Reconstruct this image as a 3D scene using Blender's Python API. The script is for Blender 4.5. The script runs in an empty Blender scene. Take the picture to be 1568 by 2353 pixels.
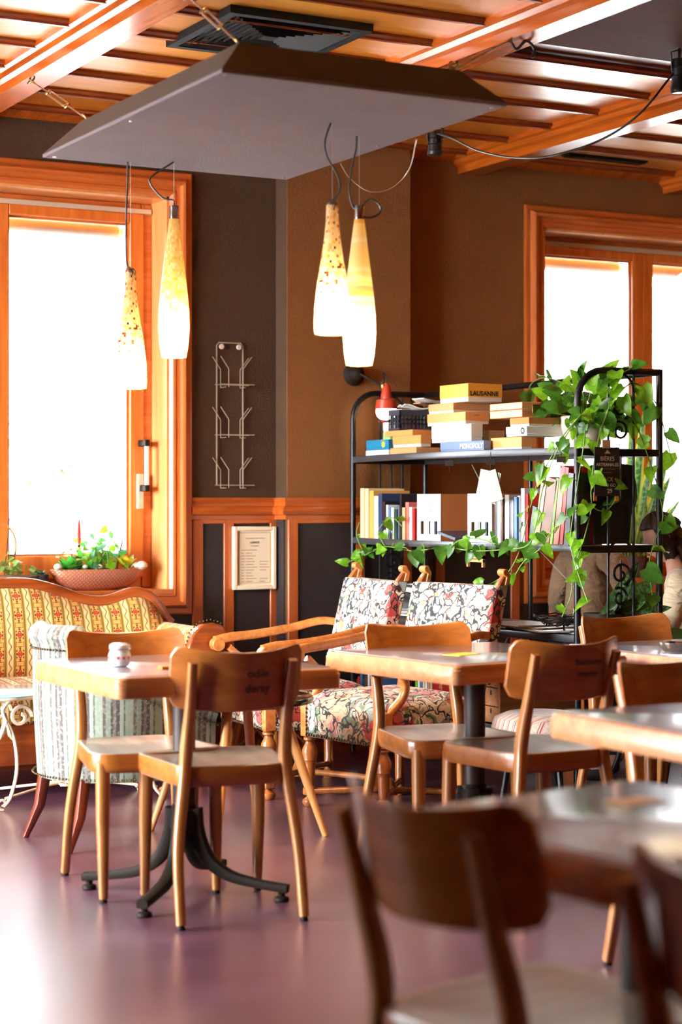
import bpy, bmesh, math, random
from mathutils import Vector, Matrix
R = math.radians
# ------------------------------------------------------------------ camera, world, light, exposure
SC = bpy.context.scene
TH = R(28.4); SN, CS = math.sin(TH), math.cos(TH); F = 4350.0; H = 1.24
cam_d = bpy.data.cameras.new('camera'); cam = bpy.data.objects.new('camera', cam_d); SC.collection.objects.link(cam)
cam.location = (0, 0, H); cam.rotation_euler = (R(90), 0, -TH)
cam_d.sensor_fit = 'VERTICAL'; cam_d.sensor_height = 36; cam_d.lens = F / 2353 * 36
cam_d.shift_y = -22.5 / 2353; cam_d.clip_end = 300
cam_d.dof.use_dof = True; cam_d.dof.focus_distance = 7.7; cam_d.dof.aperture_fstop = cam_d.lens / 1000 / 0.027
SC.camera = cam
SC.view_settings.view_transform = 'Standard'; SC.view_settings.look = 'None'
SC.view_settings.exposure = 0.2; SC.view_settings.gamma = 1.0; SC.view_settings.use_curve_mapping = False
w = bpy.data.worlds.new('overcast_sky'); SC.world = w; w.use_nodes = True
w.node_tree.nodes['Background'].inputs[0].default_value = (0.88, 0.95, 1.0, 1)
w.node_tree.nodes['Background'].inputs[1].default_value = 75.0
SC.cycles.max_bounces = 8; SC.cycles.diffuse_bounces = 4; SC.cycles.glossy_bounces = 4
SC.cycles.transmission_bounces = 8; SC.cycles.transparent_max_bounces = 12
SC.cycles.sample_clamp_indirect = 8.0; SC.cycles.caustics_reflective = False; SC.cycles.caustics_refractive = False

WY = 8.45                     # plane of the wall with the windows
PY = 8.33                     # front of the pilaster
XL, XR, YF, ZC = -1.4, 8.7, -3.0, 3.06   # room: left wall, right wall, wall behind the camera, ceiling boards
def portal(name, loc, rot, sx, sy):
    l = bpy.data.lights.new(name, 'AREA'); l.shape = 'RECTANGLE'; l.size = sx; l.size_y = sy; l.cycles.is_portal = True
    o = bpy.data.objects.new(name, l); SC.collection.objects.link(o); o.location = loc; o.rotation_euler = rot
LWIN = [(5.1, 6.45), (6.7, 8.05)]     # windows along the left wall (y ranges)
WIN_A = (1.75, 3.618); WIN_B = (5.80, 8.2); WZ0, WZ1 = 0.815, 2.715
portal('window_portal', ((WIN_A[0]+WIN_A[1])/2, WY+.24, 1.765), (R(-90), 0, 0), WIN_A[1]-WIN_A[0], 1.9)
portal('window_portal', ((WIN_B[0]+WIN_B[1])/2, WY+.24, 1.765), (R(-90), 0, 0), WIN_B[1]-WIN_B[0], 1.9)
for a, b in LWIN: portal('window_portal', (XL-.24, (a+b)/2, 1.45), (0, R(-90), 0), 2.6, b-a)

# ------------------------------------------------------------------ helpers
def ray(px, py):
    k = (px-784)/F
    return Vector((SN+k*CS, CS-k*SN, (1154-py)/F))
def atY(px, py, Y):
    v = ray(px, py); v = v*(Y/v.y); return Vector((v.x, Y, H+v.z))
def atX(px, py, X):
    v = ray(px, py); v = v*(X/v.x); return Vector((X, v.y, H+v.z))
def atZ(px, py, Z):
    v = ray(px, py); v = v*((Z-H)/v.z); return Vector((v.x, v.y, Z))
def lerp(a, b, t): return a+(b-a)*t
def c255(r, g, b):
    f = lambda x: (x/255/12.92) if x/255 <= .04045 else ((x/255+.055)/1.055)**2.4
    return (f(r), f(g), f(b), 1)

def spline(pts, n=6):
    """Catmull-Rom through the points"""
    P = [Vector(p) for p in pts]; out = []
    for i in range(len(P)-1):
        p0 = P[i-1] if i > 0 else P[i]*2-P[i+1]; p1, p2 = P[i], P[i+1]
        p3 = P[i+2] if i+2 < len(P) else P[i+1]*2-P[i]
        for k in range(n):
            t = k/n
            out.append(.5*((2*p1)+(p2-p0)*t+(2*p0-5*p1+4*p2-p3)*t*t+(-p0+3*p1-3*p2+p3)*t**3))
    out.append(P[-1]); return out
def roundpoly(pts, r, n=4):
    out = []; N = len(pts)
    for i in range(N):
        p = Vector(pts[i][:2]); a = Vector(pts[i-1][:2]); b = Vector(pts[(i+1) % N][:2])
        rr = pts[i][2] if len(pts[i]) > 2 else r
        u = (a-p).normalized(); v = (b-p).normalized()
        p1 = p+u*rr; p2 = p+v*rr
        for k in range(n+1):
            t = k/n; out.append(tuple(p1*(1-t)**2+p*2*t*(1-t)+p2*t*t))
    return out
def rr(w, h, r=.3, n=2):
    m = min(w, h)*r
    return roundpoly([(-w/2, -h/2), (w/2, -h/2), (w/2, h/2), (-w/2, h/2)], m, n)
def circ(r, n=8, ry=None):
    return [(r*math.cos(2*math.pi*i/n), (ry or r)*math.sin(2*math.pi*i/n)) for i in range(n)]

class MB:
    def __init__(s): s.v = []; s.f = []; s.uv = {}; s.mi = []; s.m = 0
    def add(s, vs, fs, uvs=None):
        b = len(s.v); s.v += [tuple(p) for p in vs]
        for f in fs: s.f.append([b+i for i in f]); s.mi.append(s.m)
        if uvs:
            for i, q in enumerate(uvs): s.uv[b+i] = q
        return s
    def box(s, x0, x1, y0, y1, z0, z1, M=None):
        vs = [Vector(p) for p in ((x0,y0,z0),(x1,y0,z0),(x1,y1,z0),(x0,y1,z0),(x0,y0,z1),(x1,y0,z1),(x1,y1,z1),(x0,y1,z1))]
        if M: vs = [M @ v for v in vs]
        return s.add(vs, [(3,2,1,0),(4,5,6,7),(0,1,5,4),(1,2,6,5),(2,3,7,6),(3,0,4,7)])
    def loft(s, rings, closed=False, cap=True, flip=False):
        n = len(rings[0]); vs = [p for r in rings for p in r]; fs = []
        m = len(rings)
        for i in range(m if closed else m-1):
            for j in range(n):
                a = i*n+j; b = i*n+(j+1) % n; c = ((i+1) % m)*n+(j+1) % n; d = ((i+1) % m)*n+j
                fs.append((a, b, c, d) if not flip else (d, c, b, a))
        if cap and not closed:
            A = list(range(n)); B = [(m-1)*n+j for j in range(n)]
            fs.append(A[::-1] if not flip else A); fs.append(B if not flip else B[::-1])
        return s.add(vs, fs)
    def tube(s, pts, r, seg=8, closed=False, cap=True):
        P = [Vector(p) for p in pts]; n = len(P); rings = []; N = None
        for i, p in enumerate(P):
            if closed: t = P[(i+1) % n]-P[i-1]
            else: t = P[min(i+1, n-1)]-P[max(i-1, 0)]
            if t.length < 1e-9: t = Vector((0, 0, 1))
            t.normalize()
            if N is None:
                N = t.orthogonal().normalized()
            else:
                N = N-t*N.dot(t)
                if N.length < 1e-6: N = t.orthogonal()
                N.normalize()
            B = t.cross(N); q = r[i] if isinstance(r, (list, tuple)) else r
            rings.append([p+(N*math.cos(2*math.pi*k/seg)+B*math.sin(2*math.pi*k/seg))*q for k in range(seg)])
        return s.loft(rings, closed, cap)
    def bar(s, pts, secs, side=(1, 0, 0)):
        """loft 2-D sections along a path; section x follows `side`, section y the normal to side and path"""
        P = [Vector(p) for p in pts]; n = len(P); rings = []; side = Vector(side)
        for i, p in enumerate(P):
            t = (P[min(i+1, n-1)]-P[max(i-1, 0)]).normalized()
            sd = (side-t*side.dot(t)).normalized(); up = t.cross(sd)
            sec = secs[i] if isinstance(secs[0][0], (list, tuple)) else secs
            rings.append([p+sd*a+up*b for a, b in sec])
        return s.loft(rings)
    def lathe(s, prof, o=(0, 0, 0), seg=20, M=None, sx=1, sy=1, cap=True):
        rings = []
        for r, z in prof:
            ring = [Vector((o[0]+r*sx*math.cos(2*math.pi*k/seg), o[1]+r*sy*math.sin(2*math.pi*k/seg), o[2]+z)) for k in range(seg)]
            if M: ring = [M @ p for p in ring]
            rings.append(ring)
        return s.loft(rings, cap=cap)
    def lathe_uv(s, prof, o=(0, 0, 0), seg=24, M=None):
        m = len(prof); vs = []; uv = []; fs = []; L = 0; acc = [0]
        for i in range(1, m): L += math.dist(prof[i], prof[i-1]); acc.append(L)
        for i, (r, z) in enumerate(prof):
            for k in range(seg+1):
                p = Vector((o[0]+r*math.cos(2*math.pi*k/seg), o[1]+r*math.sin(2*math.pi*k/seg), o[2]+z))
                vs.append(M @ p if M else p); uv.append((k/seg, acc[i]/L))
        for i in range(m-1):
            for k in range(seg):
                a = i*(seg+1)+k; fs.append((a, a+1, a+seg+2, a+seg+1))
        return s.add(vs, fs, uv)
    def stack(s, outline, levels, top=True, bot=True, o=(0, 0, 0)):
        """scaled copies of one outline at given heights: levels = [(scale, z)]"""
        rings = [[Vector((o[0]+x*k, o[1]+y*k, o[2]+z)) for x, y in outline] for k, z in levels]
        n = len(outline); vs = [p for r in rings for p in r]; fs = []
        for i in range(len(rings)-1):
            for j in range(n):
                fs.append((i*n+j, i*n+(j+1) % n, (i+1)*n+(j+1) % n, (i+1)*n+j))
        if bot: fs.append(list(range(n))[::-1])
        if top: fs.append([(len(rings)-1)*n+j for j in range(n)])
        return s.add(vs, fs)
    def prism(s, poly, d0, d1, M):
        """outline (a,b) extruded from d0 to d1; M maps (a, b, d) to space"""
        A = [M @ Vector((a, b, d0)) for a, b in poly]; B = [M @ Vector((a, b, d1)) for a, b in poly]; n = len(poly)
        fs = [(i, (i+1) % n, n+(i+1) % n, n+i) for i in range(n)]
        fs += [list(range(n))[::-1], [n+i for i in range(n)]]
        return s.add(A+B, fs)
    def grid(s, fn, nu, nv, flip=False):
        vs = []; uv = []; fs = []
        for i in range(nu+1):
            for j in range(nv+1): vs.append(fn(i/nu, j/nv)); uv.append((i/nu, j/nv))
        for i in range(nu):
            for j in range(nv):
                a = i*(nv+1)+j; q = (a, a+nv+1, a+nv+2, a+1); fs.append(q[::-1] if flip else q)
        return s.add(vs, fs, uv)
    def slab(s, fn, nu, nv, t):
        """closed curved sheet of thickness t: fn(u, v, side) with side in {0, 1}"""
        n1 = nv+1; A = []; B = []; fs = []
        for i in range(nu+1):
            for j in range(n1): A.append(fn(i/nu, j/nv, 0)); B.append(fn(i/nu, j/nv, 1))
        o = len(A); uv = [(i/nu, j/nv) for i in range(nu+1) for j in range(n1)]*2
        for i in range(nu):
            for j in range(nv):
                a = i*n1+j; fs.append((a, a+n1, a+n1+1, a+1)); fs.append((o+a+1, o+a+n1+1, o+a+n1, o+a))
        for i in range(nu):
            a = i*n1; fs.append((a, o+a, o+a+n1, a+n1)); a += nv; fs.append((a+n1, o+a+n1, o+a, a))
        for j in range(nv):
            fs.append((j+1, o+j+1, o+j, j)); a = nu*n1+j; fs.append((a, o+a, o+a+1, a+1))
        return s.add(A+B, fs, uv)
    def build(s, name, mat, parent=None, bevel=0, ang=40, seg=2, sub=0, fix=True):
        me = bpy.data.meshes.new(name); me.from_pydata(s.v, [], s.f)
        for m in (mat if isinstance(mat, (list, tuple)) else [mat]): me.materials.append(m)
        if s.uv:
            l = me.uv_layers.new(name='UVMap')
            for lp in me.loops: l.data[lp.index].uv = s.uv.get(lp.vertex_index, (0, 0))
        for p, m in zip(me.polygons, s.mi): p.use_smooth = True; p.material_index = m
        if fix:
            b = bmesh.new(); b.from_mesh(me); bmesh.ops.recalc_face_normals(b, faces=b.faces); b.to_mesh(me); b.free()
        me.update(); me.set_sharp_from_angle(angle=R(ang))
        o = bpy.data.objects.new(name, me); SC.collection.objects.link(o)
        if parent: o.parent = parent
        if bevel:
            bm_ = o.modifiers.new('bevel', 'BEVEL'); bm_.width = bevel; bm_.segments = seg; bm_.limit_method = 'ANGLE'; bm_.angle_limit = R(40)
        if sub: sm = o.modifiers.new('smooth', 'SUBSURF'); sm.levels = sub; sm.render_levels = sub
        return o

def tag(o, label, cat, group=None, kind=None):
    o['label'] = label; o['category'] = cat
    if group: o['group'] = group
    if kind: o['kind'] = kind
    return o
def thing(name, label, cat, loc=(0, 0, 0), rz=0, group=None):
    o = bpy.data.objects.new(name, None); SC.collection.objects.link(o); o.empty_display_size = .1
    o.location = loc; o.rotation_euler = (0, 0, rz); return tag(o, label, cat, group)
def struct(o): o['kind'] = 'structure'; return o
def inst(src, parent=None, loc=None, rot=None, scale=None, M=None):
    c = src.copy(); SC.collection.objects.link(c); c.parent = parent
    if M is not None: c.matrix_local = M
    else:
        if loc is not None: c.location = loc
        if rot is not None: c.rotation_euler = rot
        if scale is not None: c.scale = scale if isinstance(scale, (list, tuple)) else (scale,)*3
    return c
def copy_tree(o, parent=None, skip=()):
    c = o.copy(); SC.collection.objects.link(c); c.parent = parent
    for ch in [x for x in ALL() if x.parent == o]:
        if ch.name.split('.')[0] not in skip: copy_tree(ch, c, skip)
    return c
def ALL(): return list(SC.collection.objects)
def dup(root, label, loc, rz=0, group=None, skip=()):
    c = copy_tree(root, None, skip); c['label'] = label; c.location = loc; c.rotation_euler = (0, 0, rz)
    if group: c['group'] = group
    return c
def align(p, d, up=(0, 0, 1), s=1):
    """matrix whose local y points along d, local z near up"""
    y = Vector(d).normalized(); x = y.cross(Vector(up))
    if x.length < 1e-5: x = y.orthogonal()
    x.normalize(); z = x.cross(y)
    return Matrix.Translation(p) @ Matrix((x, y, z)).transposed().to_4x4() @ Matrix.Scale(s, 4)
AX = Matrix(((0,0,1,0),(1,0,0,0),(0,1,0,0),(0,0,0,1)))   # (a,b,d) -> x=d, y=a, z=b
AY = Matrix(((1,0,0,0),(0,0,1,0),(0,1,0,0),(0,0,0,1)))   # (a,b,d) -> x=a, y=d, z=b
AZ = Matrix.Identity(4)
def text_geo(txt, size, bold=0.0, align_='CENTER'):
    cu = bpy.data.curves.new('t', 'FONT'); cu.body = txt; cu.size = size; cu.offset = bold; cu.align_x = align_; cu.align_y = 'CENTER'
    cu.resolution_u = 3; cu.space_line = .8
    o = bpy.data.objects.new('t', cu); SC.collection.objects.link(o)
    me = bpy.data.meshes.new_from_object(o.evaluated_get(bpy.context.evaluated_depsgraph_get()))
    vs = [v.co.copy() for v in me.vertices]; fs = [list(p.vertices) for p in me.polygons]
    bpy.data.objects.remove(o); bpy.data.curves.remove(cu); bpy.data.meshes.remove(me); return vs, fs
def lettering(txt, size, fn, mat, parent, bold=0.0, name='lettering'):
    vs, fs = text_geo(txt, size, bold); m = MB(); m.add([fn(v.x, v.y) for v in vs], fs)
    return m.build(name, mat, parent, fix=False)

# ------------------------------------------------------------------ materials
def newmat(name):
    m = bpy.data.materials.new(name); m.use_nodes = True; nt = m.node_tree
    return m, nt, nt.nodes['Principled BSDF']
def nd(nt, typ, ins={}, **props):
    n = nt.nodes.new('ShaderNode'+typ)
    for k, v in props.items(): setattr(n, k, v)
    for k, v in ins.items():
        s = n.inputs[k]
        if isinstance(v, bpy.types.NodeSocket): nt.links.new(v, s)
        else: s.default_value = v
    return n
def ramp(nt, fac, stops, interp='LINEAR'):
    n = nt.nodes.new('ShaderNodeValToRGB'); cr = n.color_ramp; cr.interpolation = interp
    while len(cr.elements) > 1: cr.elements.remove(cr.elements[0])
    cr.elements[0].position = stops[0][0]; cr.elements[0].color = stops[0][1]
    for p, c in stops[1:]: e = cr.elements.new(p); e.color = c
    nt.links.new(fac, n.inputs[0]); return n.outputs[0]
def mth(nt, op, a, b=0.0, c=0.0):
    return nd(nt, 'Math', {0: a, 1: b, 2: c}, operation=op).outputs[0]
def coords(nt, kind='Object'): return nt.nodes.new('ShaderNodeTexCoord').outputs[kind]
def mapped(nt, scale=(1, 1, 1), kind='Object', rot=(0, 0, 0), loc=(0, 0, 0)):
    return nd(nt, 'Mapping', {'Vector': coords(nt, kind), 'Scale': scale, 'Rotation': rot, 'Location': loc}).outputs[0]
def bump(nt, b, hgt, strength=.2, dist=.01):
    n = nd(nt, 'Bump', {'Height': hgt, 'Strength': strength, 'Distance': dist}); nt.links.new(n.outputs[0], b.inputs['Normal'])
def plain(name, col, rough=.5, metal=0, coat=0, var=0.0, vs=8.0, bmp=0.0, bs=60.0, spec=.5):
    m, nt, b = newmat(name)
    b.inputs['Base Color'].default_value = col; b.inputs['Roughness'].default_value = rough; b.inputs['Metallic'].default_value = metal
    b.inputs['Coat Weight'].default_value = coat; b.inputs['Coat Roughness'].default_value = .12; b.inputs['Specular IOR Level'].default_value = spec
    if var:
        nz = nd(nt, 'TexNoise', {'Vector': coords(nt), 'Scale': vs, 'Detail': 5.0}).outputs[0]
        k = lambda f: tuple(min(1, x*f) for x in col[:3])+(1,)
        nt.links.new(ramp(nt, nz, [(.3, k(1-var)), (.7, k(1+var))]), b.inputs['Base Color'])
    if bmp:
        bump(nt, b, nd(nt, 'TexNoise', {'Vector': coords(nt), 'Scale': bs, 'Detail': 4.0}).outputs[0], bmp)
    return m
def wood(name, dark, light, axis=0, rough=.3, coat=.3, sc=1.0, grain=.5):
    m, nt, b = newmat(name); s = [9*sc]*3; s[axis] = .9*sc
    v = mapped(nt, tuple(s))
    n1 = nd(nt, 'TexNoise', {'Vector': v, 'Scale': 1.6, 'Detail': 6.0, 'Distortion': 1.2}).outputs[0]
    s2 = [70*sc]*3; s2[axis] = 2.5*sc
    n2 = nd(nt, 'TexNoise', {'Vector': mapped(nt, tuple(s2)), 'Scale': 1.0, 'Detail': 3.0}).outputs[0]
    f = mth(nt, 'ADD', mth(nt, 'MULTIPLY', n1, 1-grain*.5), mth(nt, 'MULTIPLY', n2, grain*.5))
    nt.links.new(ramp(nt, f, [(.32, dark), (.68, light)]), b.inputs['Base Color'])
    b.inputs['Roughness'].default_value = rough; b.inputs['Coat Weight'].default_value = coat; b.inputs['Coat Roughness'].default_value = max(.12, min(rough, .3))
    bump(nt, b, n2, .05, .002)
    return m
def emis(name, col, strength):
    m, nt, b = newmat(name); b.inputs['Base Color'].default_value = col
    b.inputs['Emission Color'].default_value = col; b.inputs['Emission Strength'].default_value = strength; return m
def glassmat(name, tint=(1, 1, 1, 1), refl=.08):
    m, nt, b = newmat(name); nt.nodes.remove(b); out = nt.nodes['Material Output']
    t = nd(nt, 'BsdfTransparent', {'Color': tint}); g = nd(nt, 'BsdfGlossy', {'Color': (1, 1, 1, 1), 'Roughness': .02})
    fr = nd(nt, 'Fresnel', {'IOR': 1.35})
    mx = nd(nt, 'MixShader', {0: fr.outputs[0], 1: t.outputs[0], 2: g.outputs[0]}); nt.links.new(mx.outputs[0], out.inputs[0]); return m

mt = {}
mt['board'] = wood('varnished_ceiling_board', c255(222, 128, 34), c255(248, 176, 66), 0, .3, .7, .6, .35)
mt['beam'] = wood('varnished_beam_wood', c255(150, 66, 14), c255(205, 104, 32), 1, .2, .5)
mt['batten'] = wood('dark_batten_wood', c255(96, 34, 10), c255(140, 58, 20), 0, .25, .5)
mt['casing'] = wood('orange_window_wood_upright', c255(178, 86, 34), c255(222, 128, 62), 2, .3, .4)
mt['casing_h'] = wood('orange_window_wood_level', c255(178, 86, 34), c255(222, 128, 62), 0, .3, .4)
mt['sash'] = wood('window_sash_wood', c255(196, 96, 34), c255(232, 136, 58), 2, .3, .35)
mt['darkbeam'] = wood('dark_cross_beam_wood', c255(48, 18, 6), c255(66, 26, 10), 0, .8, 0)
mt['darkbeam'].node_tree.nodes['Principled BSDF'].inputs['Specular IOR Level'].default_value = .08
mt['rail'] = wood('wainscot_rail_wood', c255(150, 66, 20), c255(196, 98, 38), 0, .25, .5)
mt['stile'] = wood('wainscot_stile_wood', c255(150, 66, 20), c255(190, 94, 38), 2, .3, .4)
mt['base'] = wood('baseboard_wood', c255(92, 34, 14), c255(130, 56, 24), 0, .3, .3)
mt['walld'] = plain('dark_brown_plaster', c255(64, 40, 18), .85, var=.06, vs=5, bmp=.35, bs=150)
mt['wall'] = plain('brown_plaster', c255(124, 76, 30), .85, var=.06, vs=5, bmp=.35, bs=150)
mt['wallout'] = plain('white_render', c255(225, 225, 222), .9)
mt['panel'] = plain('dark_wainscot_panel', c255(40, 30, 30), .55, var=.1, bmp=.1, bs=40)
m, nt, b = newmat('burgundy_polished_floor')
v = coords(nt); n1 = nd(nt, 'TexNoise', {'Vector': v, 'Scale': 1.1, 'Detail': 7.0, 'Roughness': .62, 'Distortion': .4}).outputs[0]
n2 = nd(nt, 'TexNoise', {'Vector': v, 'Scale': 2.5, 'Detail': 2.0}).outputs[0]
nt.links.new(ramp(nt, mth(nt, 'ADD', mth(nt, 'MULTIPLY', n1, .7), mth(nt, 'MULTIPLY', n2, .3)), [(.3, c255(72, 38, 54)), (.5, c255(92, 54, 72)), (.72, c255(118, 80, 100))]), b.inputs['Base Color'])
nt.links.new(ramp(nt, n2, [(.3, (.30, .30, .30, 1)), (.7, (.37, .37, .37, 1))]), b.inputs['Roughness'])
b.inputs['Coat Weight'].default_value = 1.0; b.inputs['Coat Roughness'].default_value = .30; b.inputs['Coat IOR'].default_value = 1.75
bump(nt, b, nd(nt, 'TexNoise', {'Vector': v, 'Scale': 7.0, 'Detail': 5.0, 'Roughness': .6}).outputs[0], .02, .012); mt['floor'] = m
mt['beech'] = wood('beech_chair_wood', c255(136, 80, 36), c255(186, 124, 64), 2, .28, .4)
mt['beech_h'] = wood('beech_backrest_wood', c255(132, 72, 24), c255(174, 102, 40), 0, .26, .4)
mt['seat'] = wood('worn_glare_beech_seat', c255(150, 120, 92), c255(204, 184, 160), 1, .3, 1.0)  # worn lacquer tone, paled further to put window glare into the colour
mt['pale'] = wood('pale_beech_leg_wood', c255(200, 130, 66), c255(230, 172, 104), 2, .35, .2)
mt['tedge'] = wood('table_edge_wood', c255(166, 102, 58), c255(210, 148, 100), 0, .3, .4)
mt['seat'].node_tree.nodes['Principled BSDF'].inputs['Coat IOR'].default_value = 1.8
mt['ttop'] = plain('dark_glossy_table_laminate', c255(140, 132, 142), .28, var=.1, vs=3, coat=1.0)
mt['iron'] = plain('black_cast_iron', c255(32, 23, 16), .6, 0, bmp=.05, spec=.12)
mt['column'] = plain('dark_brown_table_column', c255(44, 26, 20), .5, spec=.3)
mt['walnut'] = wood('walnut_armchair_wood', c255(120, 62, 26), c255(186, 112, 54), 2, .25, .5)
mt['armwood'] = wood('armchair_arm_wood', c255(176, 98, 44), c255(222, 146, 76), 0, .25, .5)
mt['sofawood'] = wood('sofa_frame_wood', c255(112, 46, 16), c255(172, 84, 34), 0, .2, .6)
mt['mahog'] = wood('dark_red_leg_wood', c255(78, 28, 14), c255(120, 50, 24), 2, .25, .5)
mt['black'] = plain('black_metal_rod', c255(30, 28, 30), .35, .5)
mt['rackrim'] = plain('grey_black_shelf_metal', c255(104, 106, 110), .35, .7)
mt['shelftop'] = wood('grey_shelf_board', c255(120, 108, 98), c255(168, 156, 144), 1, .4, 0)
mt['chrome'] = plain('chrome', c255(200, 196, 190), .15, 1)
mt['brass'] = plain('dull_brass', c255(150, 120, 70), .35, 1)
mt['wire'] = plain('pale_wire', c255(205, 190, 165), .3, .6)
mt['cream'] = plain('cream_enamel', c255(225, 212, 190), .45)
mt['cable'] = plain('black_cable', c255(24, 22, 22), .4)
mt['pboard'] = plain('grey_fabric_board', c255(100, 88, 92), .9, var=.07, vs=6, bmp=.25, bs=120)
mt['pside'] = plain('dark_brown_board_edge', c255(48, 36, 28), .8, var=.1)
mt['white'] = plain('white_card', c255(236, 234, 228), .6)
mt['paper'] = plain('paper', c255(240, 232, 214), .7)
mt['ink'] = plain('black_ink', c255(34, 26, 22), .6)
mt['inkb'] = plain('burnt_letter_ink', c255(52, 18, 6), .6)
mt['blind'] = plain('grey_blind_fabric', c255(150, 148, 140), .8)
mt['glass'] = glassmat('window_glass')
mt['soil'] = plain('dark_soil', c255(40, 28, 20), .95, bmp=.8, bs=90)
mt['iv'] = plain('ivory_metal', c255(226, 200, 168), .45, var=.15, vs=40)
# ------------------------------------------------------------------ room shell
struct(MB().box(XL-.3, XR+.3, YF-.3, WY+.35, -.15, 0).build('floor', mt['floor']))
def wall_with(name, along, fixed0, fixed1, a0, a1, holes, z1, mat):
    m = MB(); cur = a0
    def bx(p, q, zl, zh):
        if q-p < 1e-4: return
        if along == 'x': m.box(p, q, fixed0, fixed1, zl, zh)
        else: m.box(fixed0, fixed1, p, q, zl, zh)
    for (h0, h1, hz0, hz1) in holes:
        bx(cur, h0, 0, z1); bx(h0, h1, 0, hz0); bx(h0, h1, hz1, z1); cur = h1
    bx(cur, a1, 0, z1); return struct(m.build(name, mat))
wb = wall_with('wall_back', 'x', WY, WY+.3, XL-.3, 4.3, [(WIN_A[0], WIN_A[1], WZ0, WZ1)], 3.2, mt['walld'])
wb2 = wall_with('wall_back', 'x', WY, WY+.3, 4.3, XR+.3, [(WIN_B[0], WIN_B[1], WZ0, WZ1)], 3.2, mt['wall'])
wl = wall_with('wall_left', 'y', XL-.3, XL, YF-.3, WY, [(a, b, .12, 2.74) for a, b in LWIN], 3.2, mt['wall'])
struct(MB().box(XR, XR+.3, YF-.3, WY, 0, 3.2).build('wall_right', mt['wall']))
struct(MB().box(XL, XR, YF-.3, YF, 0, 3.2).build('wall_front', mt['wall']))
PX0, PX1 = 4.20, 4.91
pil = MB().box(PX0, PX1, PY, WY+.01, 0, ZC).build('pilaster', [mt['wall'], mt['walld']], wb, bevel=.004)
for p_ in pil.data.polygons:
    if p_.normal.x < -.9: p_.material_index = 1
ceil = struct(MB().box(XL-.3, XR+.3, YF-.3, WY+.3, ZC+.012, ZC+.2).build('ceiling', mt['batten']))
# beams run towards the wall; battens and boards across every bay
BX = [2.49-1.37*3, 2.49-1.37*2, 2.49-1.37, 2.49, 3.86, 5.22, 6.57, 7.94]
prof = [(-.105, .0), (-.105, -.022), (-.088, -.03), (-.08, -.05), (-.062, -.062), (-.06, -.098), (.06, -.098), (.062, -.062), (.08, -.05), (.088, -.03), (.105, -.022), (.105, 0)]
for x in BX:
    m = MB(); m.loft([[Vector((x+.105+a, y, ZC+b)) for a, b in prof] for y in (YF, WY)]); m.build('beam', mt['beam'], ceil, ang=30)
rows = [8.30-.38*k for k in range(30)]
edges = [XL]+[v for x in BX for v in (x+.02, x+.19)]+[XR]
for i in range(0, len(edges), 2):
    x0, x1 = edges[i], edges[i+1]
    if x1 < x0: continue
    for k, y in enumerate(rows):
        if y < 2.0: break
        ya = y-.38
        if not (x0 > 4 and x1 < 5.3 and ya < 6.03):
            MB().box(x0, x1, ya+.022, y-.022, ZC, ZC+.012).build('ceiling_panel', mt['board'], ceil, bevel=.003, seg=1)
        m = MB(); pr = [(-.024, 0), (-.024, -.01), (-.012, -.017), (-.010, -.026), (.010, -.026), (.012, -.017), (.024, -.01), (.024, .0)]
        m.loft([[Vector((xx, y+a, ZC+b)) for a, b in pr] for xx in (x0, x1)]); m.build('batten', mt['batten'], ceil, ang=30)
MB().box(XL, XR, YF, 2.0, ZC, ZC+.012).build('ceiling_panel', mt['board'], ceil)
m = MB(); m.box(4.05, 5.24, 3.6, 5.95, ZC-.085, ZC+.01); m.box(4.05, 5.24, 3.5, 6.03, ZC-.03, ZC+.01); m.build('cross_beam', mt['darkbeam'], ceil, bevel=.01)
# cornice at the wall
m = MB(); pr = [(0, 0), (-.1, 0), (-.1, -.008), (-.05, -.014), (-.02, -.03), (0, -.035)]
m.loft([[Vector((xx, WY+a, ZC+b)) for a, b in pr] for xx in (XL, XR)]); struct(m.build('trim_1', mt['beam'], ang=30))
# chair rail on the wall and round the pilaster
def rail(name, prof, path, mat):
    m = MB(); m.loft([[Vector((x+nx*a, y+ny*a, z)) for a, z in prof] for x, y, nx, ny in path]); return struct(m.build(name, mat, ang=30))
RP = [(0, 1.262), (.018, 1.262), (.022, 1.25), (.016, 1.236), (.018, 1.222), (.034, 1.21), (.04, 1.196), (.034, 1.18), (.014, 1.176), (.014, 1.155), (0, 1.155)]
rail('trim_2', RP, [(3.735, WY, 0, -1), (PX0, WY, -1, -1), (PX0, PY, -1, -1), (PX1, PY, 1, -1), (PX1, WY, 1, -1), (5.66, WY, 0, -1)], mt['rail'])
rail('trim_3', RP, [(XL, WY, 0, -1), (WIN_A[0]-.12, WY, 0, -1)], mt['rail'])
BP = [(0, .16), (.012, .158), (.018, .14), (.018, .02), (.024, 0), (0, 0)]
rail('baseboard_back', BP, [(XL, WY, 0, -1), (PX0, WY, -1, -1), (PX0, PY, -1, -1), (PX1, PY, 1, -1), (PX1, WY, 1, -1), (XR, WY, 0, -1)], mt['base'])
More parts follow.
